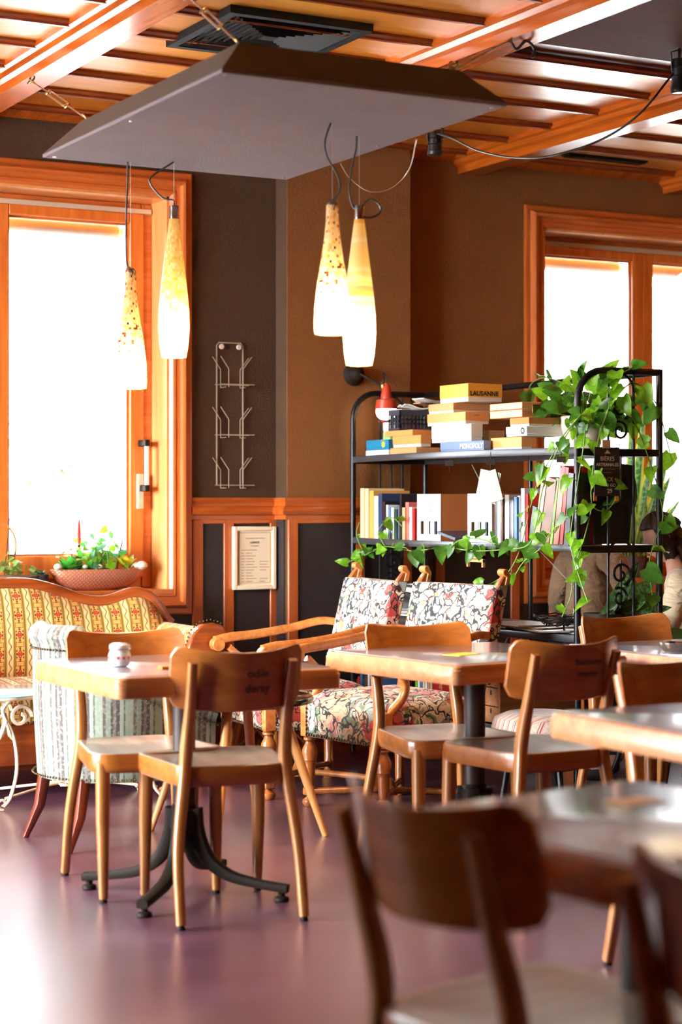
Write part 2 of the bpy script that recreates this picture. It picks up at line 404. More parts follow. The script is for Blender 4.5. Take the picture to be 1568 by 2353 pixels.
# dark wainscot panels and stiles
def wains(x0, x1, Y, stiles):
    xs = [x0]+stiles+[x1]
    for a, b in zip(xs[:-1], xs[1:]):
        MB().box(a+.02, b-.02, Y-.006, Y+.001, .15, 1.16).build('wainscot_panel', mt['panel'], wb)
        MB().box(a+.018, b-.018, Y-.016, Y+.001, 1.135, 1.157).build('wainscot_bead', mt['rail'], wb, bevel=.004)
    for s in xs:
        MB().box(s-.028, s+.028, Y-.016, Y+.001, .14, 1.157).build('wainscot_stile', mt['stile'], wb, bevel=.005)
xa = lambda px, Y: atY(px, 1200, Y).x
wains(3.77, PX0-.01, WY, [xa(524, WY)])
wains(PX0+.03, PX1-.03, PY, [xa(825, PY)])
wains(PX1+.03, 5.62, WY, [xa(1009, WY)])
for a, b in ((XL+.03, 1.6), ): wains(a, b, WY, [0])
MB().box(PX0-.006, PX0+.002, PY+.02, WY, .15, 1.16).build('wainscot_panel', mt['panel'], wb)
# wall under window A and B is dark panel too
MB().box(1.6, 3.77, WY-.004, WY+.001, .15, .80).build('wainscot_panel', mt['panel'], wb)
MB().box(5.6, 8.4, WY-.004, WY+.001, .15, .70).build('wainscot_panel', mt['panel'], wb)

# ------------------------------------------------------------------ windows
mt['reveal'] = wood('window_lit_reveal_wood', c255(226, 150, 84), c255(246, 184, 118), 2, .3, .4)  # casing wood paled so its colour carries the window light falling there
def nested_frame(m, x0, x1, z0, z1, wd, y0, y1):
    """rectangular picture-frame ring: outside x0..x1, z0..z1, member width wd, depth y0..y1"""
    m.box(x0, x0+wd, y0, y1, z0, z1); m.box(x1-wd, x1, y0, y1, z0, z1)
    m.box(x0+wd, x1-wd, y0, y1, z0, z0+wd); m.box(x0+wd, x1-wd, y0, y1, z1-wd, z1)
def mitred(pr, x0, x1, z0, z1, mat_h, mat_v, parent, name):
    """profiled casing with mitred corners; pr = [(inset from the outside, y)]"""
    C = [(x0, z0, 1, 1), (x1, z0, -1, 1), (x1, z1, -1, -1), (x0, z1, 1, -1)]
    rings = [[Vector((cx+sx*a, y, cz+sz*a)) for a, y in pr] for cx, cz, sx, sz in C]
    for i in range(4):
        m = MB(); m.loft([rings[i], rings[(i+1) % 4]]); m.build(name, mat_h if i % 2 == 0 else mat_v, parent, ang=25)
def window(name, X0, X1, mull, parent_wall):
    wn = bpy.data.objects.new(name, None); SC.collection.objects.link(wn); wn['kind'] = 'structure'
    Y = WY; w = .118
    pr = [(0, Y+.002), (0, Y-.016), (.008, Y-.02), (.03, Y-.02), (.036, Y-.042), (.046, Y-.05), (.058, Y-.047), (.066, Y-.028), (.086, Y-.024), (.092, Y-.03), (.104, Y-.028), (.118, Y-.014), (.118, Y+.002)]
    mitred(pr, X0-w, X1+w, WZ0-w, WZ1+w, mt['casing_h'], mt['casing'], wn, 'casing')
    # reveal lining
    m = MB(); y0, y1 = Y-.012, Y+.22
    m.box(X0-.012, X0+.012, y0, y1, WZ0, WZ1); m.box(X1-.012, X1+.012, y0, y1, WZ0, WZ1); m.box(X0-.012, X1+.012, y0, y1, WZ1-.012, WZ1+.012)
    m.build('reveal', mt['reveal'], wn)
    MB().box(X0-.012, X1+.012, Y-.03, y1, WZ0-.02, WZ0+.006).build('window_sill', mt['casing_h'], wn, bevel=.004)
    m = MB(); nested_frame(m, X0+.012, X1-.012, WZ0+.006, WZ1-.012, .055, Y+.175, Y+.235); m.build('window_frame', mt['casing_h'], wn, bevel=.006)
    MB().box(X0+.02, X1-.02, Y+.155, Y+.18, WZ1-.065, WZ1-.04).build('blind_rail', mt['cream'], wn, bevel=.003)
    xs = [X0+.06]+mull+[X1-.06]
    for a, b in zip(xs[:-1], xs[1:]):
        z0, z1 = WZ0+.058, WZ1-.064
        m = MB(); wd = .072; yy0, yy1 = Y+.16, Y+.215
        m.box(a, a+wd, yy0, yy1, z0, z1); m.box(b-wd, b, yy0, yy1, z0, z1); m.box(a+wd, b-wd, yy0, yy1, z0, z0+.11); m.box(a+wd, b-wd, yy0, yy1, z1-.05, z1)
        m.build('sash', mt['sash'], wn, bevel=.006)
        m = MB(); nested_frame(m, a+wd-.002, b-wd+.002, z0+.108, z1-.048, .012, Y+.185, Y+.2); m.build('glazing_bead', mt['casing_h'], wn)
        MB().box(a+wd, b-wd, Y+.19, Y+.196, z0+.11, z1-.05).build('pane', mt['glass'], wn)
        # roller blind outside the pane
        m = MB(); m.tube([(a+.05, Y+.30, z1-.075), (b-.09, Y+.30, z1-.075)], .042, 16); m.build('roller_blind', mt['blind'], wn)
        m = MB(); m.tube([(b-.088, Y+.30, z1-.075), (b-.06, Y+.30, z1-.075)], .026, 12); m.tube([(b-.075, Y+.3, z1-.1), (b-.078, Y+.3, z1-.16)], .006, 6)
        m.tube([(b-.075+.014*math.cos(t*.52), Y+.3, z1-.19+.03*math.sin(t*.52)) for t in range(12)], .004, 6, closed=True); m.build('blind_bracket', mt['white'], wn)
    return wn
wA = window('window_1', WIN_A[0], WIN_A[1], [2.80], wb)
wB = window('window_2', WIN_B[0], WIN_B[1], [6.6, 7.4], wb)
# long pull handle of the left window
hx = atY(322, 1100, WY+.14).x; zt = atY(322, 1018, WY+.1).z; zb = atY(322, 1122, WY+.1).z
m = MB(); m.box(hx-.012, hx+.018, WY+.135, WY+.16, zb-.1, zb+.07); m.build('handle_plate', mt['iv'], wA, bevel=.003)
m = MB(); m.box(hx, hx+.02, WY+.07, WY+.09, zb-.01, zt+.01); m.build('window_handle', mt['white'], wA, bevel=.004)
for z in (zb, zt):
    m = MB(); m.box(hx-.003, hx+.023, WY+.067, WY+.16, z-.016, z+.016); m.build('handle_bracket', mt['iron'], wA, bevel=.004)
# windows of the left wall (light the room from the left)
for i, (a, b) in enumerate(LWIN):
    wn = bpy.data.objects.new('window_%d' % (i+3), None); SC.collection.objects.link(wn); wn['kind'] = 'structure'
    m = MB()
    for p, q, r_, s_ in ((a, a+.07, .12, 2.74), (b-.07, b, .12, 2.74), (a+.07, b-.07, .12, .2), (a+.07, b-.07, 2.66, 2.74), ((a+b)/2-.04, (a+b)/2+.04, .2, 2.66)):
        m.box(XL-.2, XL-.13, p, q, r_, s_)
    m.build('window_frame', mt['sash'], wn, bevel=.005)
    for p, q in ((a+.07, (a+b)/2-.04), ((a+b)/2+.04, b-.07)): MB().box(XL-.168, XL-.162, p, q, .2, 2.66).build('pane', mt['glass'], wn)

# ------------------------------------------------------------------ outside
gd = struct(MB().box(-40, 60, WY+.4, 70, -.6, -.5).build('ground', plain('pale_pavement', c255(190, 190, 185), .9)))
gd2 = struct(MB().box(-40, XL-.4, -30, WY+.4, -.6, -.5).build('ground', bpy.data.materials['pale_pavement']))
bl = thing('apartment_building', 'pale apartment building with a column of bluish windows beyond the left window', 'building', (0, 22, 0))
wm = plain('pale_facade', c255(226, 224, 226), .9); gm = plain('bluish_pane', c255(44, 56, 60), .8, spec=.05)
MB().box(-14, 30, 0, 6, -.5, 16).build('facade', wm, bl)
for zz in (.2, 3.3, 6.4, 9.5):
    for px in (204, -120, 60-420):
        x = atY(px, 1000, 22).x
        m = MB(); m.box(x-.45, x+.45, -.04, .02, zz+.3, zz+2.4); wf = m.build('window', gm, bl)
        m = MB(); nested_frame(m, x-.5, x+.5, zz+.25, zz+2.45, .07, -.08, .0); m.box(x-.5, x+.5, -.09, -.02, zz+1.3, zz+1.37); m.build('window_surround', wm, bl)
    MB().box(-14, 30, -.15, 0, zz-.25, zz-.1).build('string_course', wm, bl)
# garden wall with lattice and climbing greenery
gw = thing('garden_trellis', 'white diamond lattice trellis with climbing greenery outside the left window', 'trellis', (0, 13.5, 0))
m = MB(); m.box(2.5, 6.4, 0, .15, -.5, 1.36); m.build('low_wall', wm, gw)
p0 = atY(10, 1108, 13.5); p1 = atY(228, 960, 13.5)
k = 0
xx = p0.x-1.0
while xx < p1.x+.02:
    for sgn in (1, -1):
        a = Vector((xx, .03*sgn, 1.36)); L = p1.z-1.36; b2 = a+Vector((sgn*L, 0, L))
        t1 = min(1, (p1.x-xx)/L) if sgn > 0 else 1
        if t1 > .05:
            b3 = a.lerp(b2, t1); m = MB(); m.bar([a, b3], rr(.012, .035, .1, 1), side=(0, 1, 0)); m.build('lath', wm, gw)
    xx += .16
m = MB(); m.box(p1.x-.03, p1.x+.03, -.04, .04, 1.36, p1.z+.05); m.box(p0.x-1, p1.x+.03, -.03, .05, p1.z, p1.z+.05); m.build('trellis_frame', wm, gw)
mt['hedge'] = plain('pale_garden_leaf', c255(70, 76, 34), .9, var=.4, vs=9)
rnd = random.Random(4); m = MB()
for i in range(420):
    c = Vector((rnd.uniform(p0.x-.8, p1.x), rnd.uniform(.1, .4), rnd.uniform(1.34, p1.z))); a = rnd.uniform(.03, .07)
    d = Vector((rnd.uniform(-1, 1), rnd.uniform(-1, 1), rnd.uniform(-1, 1))).normalized(); e = d.orthogonal().normalized()
    m.add([c-d*a, c+e*a*.6, c+d*a, c-e*a*.6], [(0, 1, 2, 3)])
fo = m.build('foliage', mt['hedge'], gw, fix=False); fo['kind'] = 'stuff'
# ------------------------------------------------------------------ beech chairs
def back_y(x, z):            # curve of the chair back (rear surface), local space, chair faces +y
    return -.205-.24*(z-.60)-.045+2.1*x*x
def make_chair(label, group=None):
    t = thing('beech_chair', label, 'chair', group=group)
    for s in (-1, 1):
        pts = spline([(s*.188, -.262, .012), (s*.184, -.215, .22), (s*.158, -.185, .43), (s*.152, -.188, .52), (s*.150, -.222, .64), (s*.152, -.262, .775)], 5)
        n = len(pts); sec = [rr(lerp(.028, .036, min(1, i/(n*.5))) if i < n*.6 else lerp(.036, .026, (i/n-.6)/.4), lerp(.026, .040, min(1, i/(n*.5))) if i < n*.6 else lerp(.04, .022, (i/n-.6)/.4), .35, 3) for i in range(n)]
        MB().bar(pts, sec).build('rear_post', mt['beech'], t, ang=60)
    for s in (-1, 1):
        MB().bar([(s*.182, .19, .43), (s*.184, .195, .25), (s*.184, .205, .012)], [rr(.044, .044, .4, 3), rr(.04, .04, .4, 3), rr(.027, .027, .4, 3)]).build('front_leg', mt['beech'], t, ang=60)
    for x, y in ((.188, -.262), (-.188, -.262), (.184, .205), (-.184, .205)):
        MB().lathe([(.001, 0), (.012, .0), (.013, .004), (.009, .013), (.001, .013)], (x, y, 0), 12).build('glide', mt['iron'], t)
    out = roundpoly([(-.168, -.20, .07), (.168, -.20, .07), (.228, .22, .09), (.03, .236, .03), (-.03, .236, .03), (-.228, .22, .09)], .07, 5)
    MB().stack(out, [(.93, .402), (.965, .40), (.985, .405), (1, .425), (1, .452), (.99, .4595)], top=False).build('seat_rim', mt['beech_h'], t, ang=45)
    MB().stack(out, [(.991, .4585), (.975, .4615), (.93, .4605), (.8, .456), (.6, .451), (.35, .448), (.12, .447)], bot=False).build('seat', mt['seat'], t, ang=60)
    def bf(u, v, side):
        x = (u-.5)*2; hw = .203; r = .035
        e = abs(x)*hw; cut = 0
        if e > hw-r: cut = r-math.sqrt(max(0, r*r-(e-(hw-r))**2))
        z0 = .624+cut*1.0+.012*x*x; z1 = .800-cut+.026*x*x
        z = lerp(z0, z1, v); X = x*hw
        return Vector((X, back_y(X, z)+(.014 if side else 0)+.01, z))
    MB().slab(bf, 28, 8, .014).build('backrest', mt['beech_h'], t, bevel=.003, ang=50)
    return t
def chair_text(t, lines, x, z, size):
    n = len(lines)
    for i, ln in enumerate(lines):
        def fn(a, b2, i=i):
            X = x+a; Z = z-i*size*1.25+b2
            return Vector((X, back_y(X, Z)+.01-.0012, Z))
        lettering(ln, size, fn, mt['inkb'], t, .0006)
LC = 'beech bentwood chairs at the cafe tables'
chF = make_chair('beech chair pushed under the window-side table, its back lettered odile deray', LC)
mk = lambda lab, x, y, rz: dup(chF, lab, (x, y, 0), R(rz), LC, skip=('lettering',))
chG = mk('beech chair behind the jar table, turned to face the room, beside the striped tub chair', 2.345, 5.69, 174)
chH = mk('beech chair behind the table with the yellow card, in front of the floral armchairs', 3.37, 5.505, 175)
chI = mk('beech chair pushed under the yellow card table, its back lettered hermione granger', 3.43, 5.07, 0)
chJ = mk('beech chair with its back by the far side of the table at the picture edge', 3.23, 3.86, 180)
chK = mk('beech chair furthest back, behind the far right table and before the iron rack', 4.33, 5.56, 180)
chL = mk('large blurred beech chair in the foreground, tucked under the bright near table', 1.655, 2.43, -81)
chM = mk('blurred beech chair cut off by the right picture edge, nearest of all', 1.707, 1.783, -80)
chF.location = (2.428, 5.275, 0); chF.rotation_euler = (0, 0, R(-9))
chair_text(chF, ['odile', 'deray'], .045, .737, .036)
chair_text(chI, ['hermione', 'granger'], .045, .745, .030)
# ------------------------------------------------------------------ pedestal tables
def make_table(label, group='square pedestal tables of the cafe'):
    t = thing('pedestal_table', label, 'table', group=group)
    out = roundpoly([(-.37, -.37), (.37, -.37), (.37, .37), (-.37, .37)], .03, 4)
    MB().stack(out, [(.975, .668), (.995, .668), (1, .674), (1, .712), (.993, .716), (.993, .722), (.982, .7285), (.945, .73)], top=False).build('table_edge', mt['tedge'], t, ang=35)
    MB().stack(out, [(.945, .7295), (.94, .732), (.935, .7325)], bot=False).build('table_top', mt['ttop'], t)
    MB().box(-.2, .2, -.2, .2, .655, .67).build('top_plate', mt['iron'], t)
    MB().lathe([(.036, .2), (.036, .66)], seg=24).build('column', mt['column'], t)
    MB().lathe([(.03, .2), (.046, .215), (.046, .25), (.05, .265), (.042, .275), (.036, .29)], seg=24).build('collar', mt['iron'], t)
    for k in range(4):
        a = R(45+90*k); d = Vector((math.cos(a), math.sin(a), 0))
        pts = spline([d*.03+Vector((0, 0, .275)), d*.042+Vector((0, 0, .2)), d*.08+Vector((0, 0, .12)), d*.15+Vector((0, 0, .072)), d*.24+Vector((0, 0, .052)), d*.345+Vector((0, 0, .04))], 5)
        n = len(pts); s = [rr(lerp(.045, .036, i/n), lerp(.06, .026, min(1, i/n*1.3)), .3, 2) for i in range(n)]
        leg = MB().bar(pts, s, side=(-math.sin(a), math.cos(a), 0)).build('base_leg', mt['iron'], t, ang=50)
        MB().lathe([(.012, .028), (.01, .018), (.022, .013), (.024, .004), (.02, 0)], (d.x*.325, d.y*.325, 0), 14).build('foot_pad', mt['iron'], leg)
    return t
tA = make_table('square wooden table holding the small jar with red hearts'); tA.location = (2.405, 5.49, 0)
tmk = lambda lab, x, y, rz=0: dup(tA, lab, (x, y, 0), R(rz))
tB = tmk('square table with a yellow card lying on its grey top', 3.445, 5.42, 6)
tC = tmk('square table cut off by the frame, in front of a lone chair back', 3.005, 3.45)
tD = tmk('blurred bright table in the foreground, its top blown white by the windows', 1.872, 2.455, 9.6); tD.scale = (.84, .84, 1)
tE = tmk('far right square table in front of the furthest chair', 4.28, 5.23)
# things on the tables
j = thing('jar', 'small clip-top glass jar with a band of red hearts', 'jar'); jp = atZ(275, 1532, .7325); j.location = jp
mt['jar'] = plain('white_frosted_jar', c255(225, 225, 225), .12, coat=.4); mt['red'] = plain('red_print', c255(190, 20, 30), .4)
MB().lathe([(.02, .001), (.027, .004), (.034, .018), (.036, .032), (.032, .044), (.029, .05), (.029, .06)], seg=28).build('body', mt['jar'], j)
MB().lathe([(.031, .058), (.032, .062), (.031, .068), (.02, .073), (.001, .074)], seg=28).build('lid', mt['jar'], j)
m = MB(); m.tube([(.0325*math.cos(a*.3142), .0325*math.sin(a*.3142), .055) for a in range(20)], .0012, 6, closed=True); m.tube([(.033, -.006, .05), (.037, -.006, .06), (.033, -.006, .068), (.033, .006, .068), (.037, .006, .06), (.033, .006, .05)], .0012, 6); m.build('wire_clip', mt['chrome'], j)
hp = [(0, -.0055), (.0055, .0005), (.0048, .0042), (.0022, .005), (0, .0028), (-.0022, .005), (-.0048, .0042), (-.0055, .0005)]
for k in range(12):
    a = R(30*k); M = Matrix.Rotation(a, 4, 'Z') @ Matrix.Translation((0, -.0358, .029)) @ AY
    MB().prism(hp, 0, .002, M).build('heart', mt['red'], j)
def flat_card(name, label, cat, px, py, Z, w_, d_, rz, mat):
    p = atZ(px, py, Z); m = MB(); m.box(-w_/2, w_/2, -d_/2, d_/2, 0, .0015); o = m.build(name, mat)
    o.location = p; o.rotation_euler = (0, 0, rz); return tag(o, label, cat)
mt['yellow'] = plain('yellow_card', c255(225, 205, 60), .5)
flat_card('card', 'yellow card lying flat on the grey table top', 'card', 1062, 1504, .7328, .12, .07, R(20), mt['yellow'])
flat_card('card', 'orange card on the blown white foreground table', 'card', 1460, 1842, .7328, .09, .06, R(10), plain('orange_card', c255(240, 180, 90), .5))
nh = tag(MB().lathe([(.001, 0), (.045, 0), (.06, .02), (.062, .03), (.055, .03), (.04, .01), (.001, .006)], (0, 0, 0), 20).build('ashtray', mt['chrome']), 'small shiny metal dish on the far right table', 'dish'); nh.location = atZ(1556, 1496, .7325)
m = MB(); m.box(-.11, .11, -.03, .03, 0, .02); o = tag(m.build('napkin_holder', mt['sash'], bevel=.003), 'slim wooden holder lying on the corner of the jar table by a chair back', 'holder'); o.location = atZ(394, 1537, .7325); o.scale = (.35, .6, .5)

# ------------------------------------------------------------------ round black coffee table
t = thing('coffee_table', 'round black-topped coffee table on splayed light wooden legs', 'table', (3.03, 6.42, 0))
MB().lathe([(.001, .49), (.27, .49), (.285, .494), (.288, .505), (.285, .514), (.28, .516), (.001, .516)], seg=48).build('table_top', plain('black_gloss_top', c255(34, 36, 36), .12, coat=.4), t)
for k in range(4):
    a = R(52+90*k); d = Vector((math.cos(a), math.sin(a), 0))
    MB().tube([d*.16+Vector((0, 0, .49)), d*.25+Vector((0, 0, .24)), d*.335+Vector((0, 0, .0))], [.02, .018, .011], 12).build('leg', mt['pale'], t)
MB().box(-.13, .13, -.13, .13, .47, .491).build('leg_block', mt['pale'], t, bevel=.006)
# ------------------------------------------------------------------ small black bistro table at the right
t = thing('side_table', 'small round black iron stand between the rack and the lone chair back', 'table', (4.62, 6.13, 0))
m = MB(); m.lathe([(.001, .52), (.14, .52), (.15, .524), (.15, .536), (.14, .54), (.001, .54)], seg=32); m.build('table_top', mt['black'], t)
m = MB(); m.tube([(.15*math.cos(R(15*k)), .15*math.sin(R(15*k)), .49) for k in range(24)], .006, 8, closed=True); m.build('ring', mt['black'], t)
MB().tube([(0, 0, .2), (0, 0, .52)], .012, 10).build('column', mt['black'], t)
for k in range(3):
    a = R(40+120*k); d = Vector((math.cos(a), math.sin(a), 0))
    MB().tube(spline([d*.14+Vector((0, 0, .49)), d*.03+Vector((0, 0, .28)), d*.1+Vector((0, 0, .1)), d*.2+Vector((0, 0, .01))], 6), .01, 8).build('leg', mt['black'], t)
# ------------------------------------------------------------------ fabrics
def sofa_fabric():
    m, nt, b = newmat('striped_damask'); sep = nd(nt, 'SeparateXYZ', {0: coords(nt, 'UV')})
    u, v = sep.outputs[0], sep.outputs[1]
    x = mth(nt, 'FRACT', mth(nt, 'MULTIPLY', u, 1/.095)); BAND = mth(nt, 'MULTIPLY', x, 1.0)
    O = c255(132, 104, 34); G = c255(226, 172, 84); CR = c255(242, 214, 154); Y = c255(206, 156, 66)
    basec = ramp(nt, x, [(0, G), (.44, O), (.55, G), (.60, CR), (.86, G), (.91, O)], 'CONSTANT')
    # damask motif mirrored about the middle of the wide band
    mx = mth(nt, 'ABSOLUTE', mth(nt, 'SUBTRACT', x, .22)); mz = mth(nt, 'PINGPONG', v, .043)
    cv = nd(nt, 'CombineXYZ', {0: mth(nt, 'MULTIPLY', mx, .095), 1: mz, 2: 0.0}).outputs[0]
    n = nd(nt, 'TexNoise', {'Vector': cv, 'Scale': 75.0, 'Detail': 0.0, 'Distortion': .8}).outputs[0]
    inb = mth(nt, 'LESS_THAN', mx, .2); dark = mth(nt, 'MULTIPLY', mth(nt, 'GREATER_THAN', n, .49), inb)
    c1 = nd(nt, 'MixRGB', {0: dark, 1: basec, 2: c255(104, 40, 14)}).outputs[0]
    # red flowers
    dz = mth(nt, 'SUBTRACT', mth(nt, 'MULTIPLY', mth(nt, 'FRACT', mth(nt, 'MULTIPLY', v, 1/.086)), .086), .043)
    dxm = mth(nt, 'MULTIPLY', mx, .095); rr_ = mth(nt, 'SQRT', mth(nt, 'ADD', mth(nt, 'MULTIPLY', dxm, dxm), mth(nt, 'MULTIPLY', dz, dz)))
    ang = mth(nt, 'ARCTAN2', dz, dxm); pet = mth(nt, 'ADD', .0100, mth(nt, 'MULTIPLY', mth(nt, 'COSINE', mth(nt, 'MULTIPLY', ang, 6.0)), .0032))
    c2 = nd(nt, 'MixRGB', {0: mth(nt, 'LESS_THAN', rr_, pet), 1: c1, 2: c255(208, 62, 26)}).outputs[0]
    # fine vine in the narrow cream bands
    vx = mth(nt, 'ABSOLUTE', mth(nt, 'SUBTRACT', mth(nt, 'SUBTRACT', x, .73), mth(nt, 'MULTIPLY', mth(nt, 'SINE', mth(nt, 'MULTIPLY', v, 130.0)), .06)))
    c3 = nd(nt, 'MixRGB', {0: mth(nt, 'MULTIPLY', mth(nt, 'LESS_THAN', vx, .028), 1.0), 1: c2, 2: c255(150, 92, 34)}).outputs[0]
    nt.links.new(c3, b.inputs['Base Color']); b.inputs['Roughness'].default_value = .7; b.inputs['Sheen Weight'].default_value = .15
    bump(nt, b, nd(nt, 'TexNoise', {'Vector': coords(nt), 'Scale': 260.0}).outputs[0], .15, .002); return m
def floral(name, scale=1.0):
    m, nt, b = newmat(name); o = coords(nt)
    nz = nd(nt, 'TexNoise', {'Vector': o, 'Scale': 14*scale, 'Detail': 2.0}).outputs['Color']
    off = nd(nt, 'VectorMath', {0: nz, 1: (.5, .5, .5)}, operation='SUBTRACT').outputs[0]
    sc_ = nd(nt, 'VectorMath', {0: off, 'Scale': .16}, operation='SCALE').outputs[0]
    co = nd(nt, 'VectorMath', {0: o, 1: sc_}, operation='ADD').outputs[0]
    vo = nd(nt, 'TexVoronoi', {'Vector': co, 'Scale': 15*scale})
    e = nd(nt, 'TexVoronoi', {'Vector': co, 'Scale': 16*scale}, feature='DISTANCE_TO_EDGE').outputs[0]
    w_ = nd(nt, 'TexWhiteNoise', {'Vector': vo.outputs['Position']}).outputs[0]
    pal = ramp(nt, w_, [(0, c255(232, 220, 196)), (.26, c255(214, 190, 156)), (.40, c255(190, 62, 56)), (.50, c255(226, 150, 140)), (.60, c255(120, 150, 120)), (.72, c255(236, 226, 206)), (.86, c255(160, 182, 176)), (.94, c255(196, 150, 80))], 'CONSTANT')
    ring = mth(nt, 'PINGPONG', mth(nt, 'MULTIPLY', vo.outputs['Distance'], 1.0), .17)
    c1 = nd(nt, 'MixRGB', {0: mth(nt, 'MULTIPLY', mth(nt, 'LESS_THAN', ring, .035), .55), 1: pal, 2: c255(150, 96, 80)}).outputs[0]
    c2 = nd(nt, 'MixRGB', {0: mth(nt, 'LESS_THAN', e, .055), 1: c1, 2: c255(34, 28, 28)}).outputs[0]
    nt.links.new(c2, b.inputs['Base Color']); b.inputs['Roughness'].default_value = .75; b.inputs['Sheen Weight'].default_value = .1
    bump(nt, b, nd(nt, 'TexNoise', {'Vector': o, 'Scale': 220.0}).outputs[0], .15, .002); return m
def stripe_fabric(name, per, stops, kind='UV', axis=0):
    m, nt, b = newmat(name); sep = nd(nt, 'SeparateXYZ', {0: coords(nt, kind)})
    x = mth(nt, 'FRACT', mth(nt, 'MULTIPLY', sep.outputs[axis], 1/per))
    base = ramp(nt, x, stops, 'CONSTANT')
    n = nd(nt, 'TexNoise', {'Vector': coords(nt), 'Scale': 90.0, 'Detail': 2.0}).outputs[0]
    c = nd(nt, 'MixRGB', {0: mth(nt, 'MULTIPLY', mth(nt, 'GREATER_THAN', n, .55), .35), 1: base, 2: c255(150, 146, 128)}).outputs[0]
    nt.links.new(c, b.inputs['Base Color']); b.inputs['Roughness'].default_value = .65; b.inputs['Sheen Weight'].default_value = .3; return m
mt['damask'] = sofa_fabric(); mt['floral'] = floral('floral_tapestry')
mt['tub'] = stripe_fabric('grey_green_stripe', .115, [(0, c255(116, 130, 112)), (.16, c255(70, 78, 56)), (.22, c255(124, 136, 122)), (.34, c255(56, 46, 40)), (.46, c255(92, 84, 78)), (.56, c255(52, 42, 36)), (.64, c255(104, 116, 98)), (.8, c255(70, 60, 54)), (.9, c255(124, 132, 114))])
mt['nail'] = plain('dark_brass_nail', c255(90, 70, 44), .3, .9)
def nails(parent, pts, step, r=.006, mat=None, name='nail_row'):
    """a row of domed upholstery nails along a polyline"""
    P = [Vector(p) for p in pts]; m = MB(); acc = 0; nxt = 0
    for a, b in zip(P[:-1], P[1:]):
        L = (b-a).length
        while nxt <= acc+L:
            c = a.lerp(b, (nxt-acc)/max(L, 1e-6)); nxt += step
            m.add([c+Vector(q)*r for q in ((1,0,0),(-1,0,0),(0,1,0),(0,-1,0),(0,0,1),(0,0,-1))], [(0,2,4),(2,1,4),(1,3,4),(3,0,4),(2,0,5),(1,2,5),(3,1,5),(0,3,5)])
        acc += L
    return m.build(name, mat or mt['nail'], parent, fix=False, ang=180)
# ------------------------------------------------------------------ sofa under the left window
so = thing('camelback_sofa', 'camelback sofa in gold striped damask with a carved wooden crest, under the left window', 'sofa', (2.76, 8.0, 0))
def crest_z(x):
    x = abs(x); K = [(0, .872), (.10, .868), (.22, .835), (.34, .79), (.44, .776), (.52, .794), (.58, .818), (.64, .818), (.70, .785), (.74, .735), (.77, .67), (.80, .60)]
    for (a, za), (b2, zb_) in zip(K[:-1], K[1:]):
        if a <= x <= b2:
            t = (x-a)/(b2-a); t = t*t*(3-2*t) if False else t; return lerp(za, zb_, t)
    return .6
xs = [(-.785+1.57*i/56) for i in range(57)]
cz = [crest_z(x) for x in xs]
cz = [sum(cz[max(0, i-1):i+2])/len(cz[max(0, i-1):i+2]) for i in range(57)]
pts = [Vector((x, .27, z)) for x, z in zip(xs, cz)]
m = MB(); m.bar(pts, rr(.075, .055, .4, 4), side=(0, 1, 0)); m.build('crest_rail', mt['sofawood'], so, ang=60)
def bk(u, v):
    x = lerp(-.775, .775, u); i = u*56; k = min(55, int(i)); zt = lerp(cz[k], cz[k+1], i-k)-.02
    z = lerp(.42, zt, v); puff = .05*math.sin(math.pi*min(1, max(0, v)))**.5
    return Vector((x, .235-puff-.06*(1-v), z))
m = MB(); m.grid(bk, 56, 12)
for k_ in list(m.uv): m.uv[k_] = (m.v[k_][0]+.77, m.v[k_][2])
m.build('backrest', mt['damask'], so, fix=False, ang=180)
MB().box(-.76, .76, .25, .28, .15, .6).build('back_panel', mt['sofawood'], so)
m = MB()
def seatf(u, v):
    # front edge rolls over
    x = lerp(-.74, .74, u); s = v*3
    if s < 1: return Vector((x, -.35, lerp(.305, .40, s)))
    if s < 2: a = (s-1)*math.pi/2; return Vector((x, -.35+.05*(1-math.cos(a)), .40+.05*math.sin(a)))
    return Vector((x, lerp(-.30, .22, s-2), .45+.02*math.sin((s-2)*math.pi)))
m.grid(seatf, 20, 18)
for k_ in list(m.uv): m.uv[k_] = (m.v[k_][0]+.77, m.v[k_][2]-m.v[k_][1])
m.build('seat', mt['damask'], so, fix=False, ang=180)
nails(so, [(-.72, -.352, .31), (.72, -.352, .31)], .022, .007)
nails(so, [p+Vector((0, -.05, -.045)) for p in pts[2:-2]], .02, .005)
MB().box(-.73, .73, -.345, -.32, .13, .305).build('apron', mt['sofawood'], so, bevel=.006)
MB().box(-.72, .72, -.30, .24, .14, .30).build('seat_base', mt['sofawood'], so)
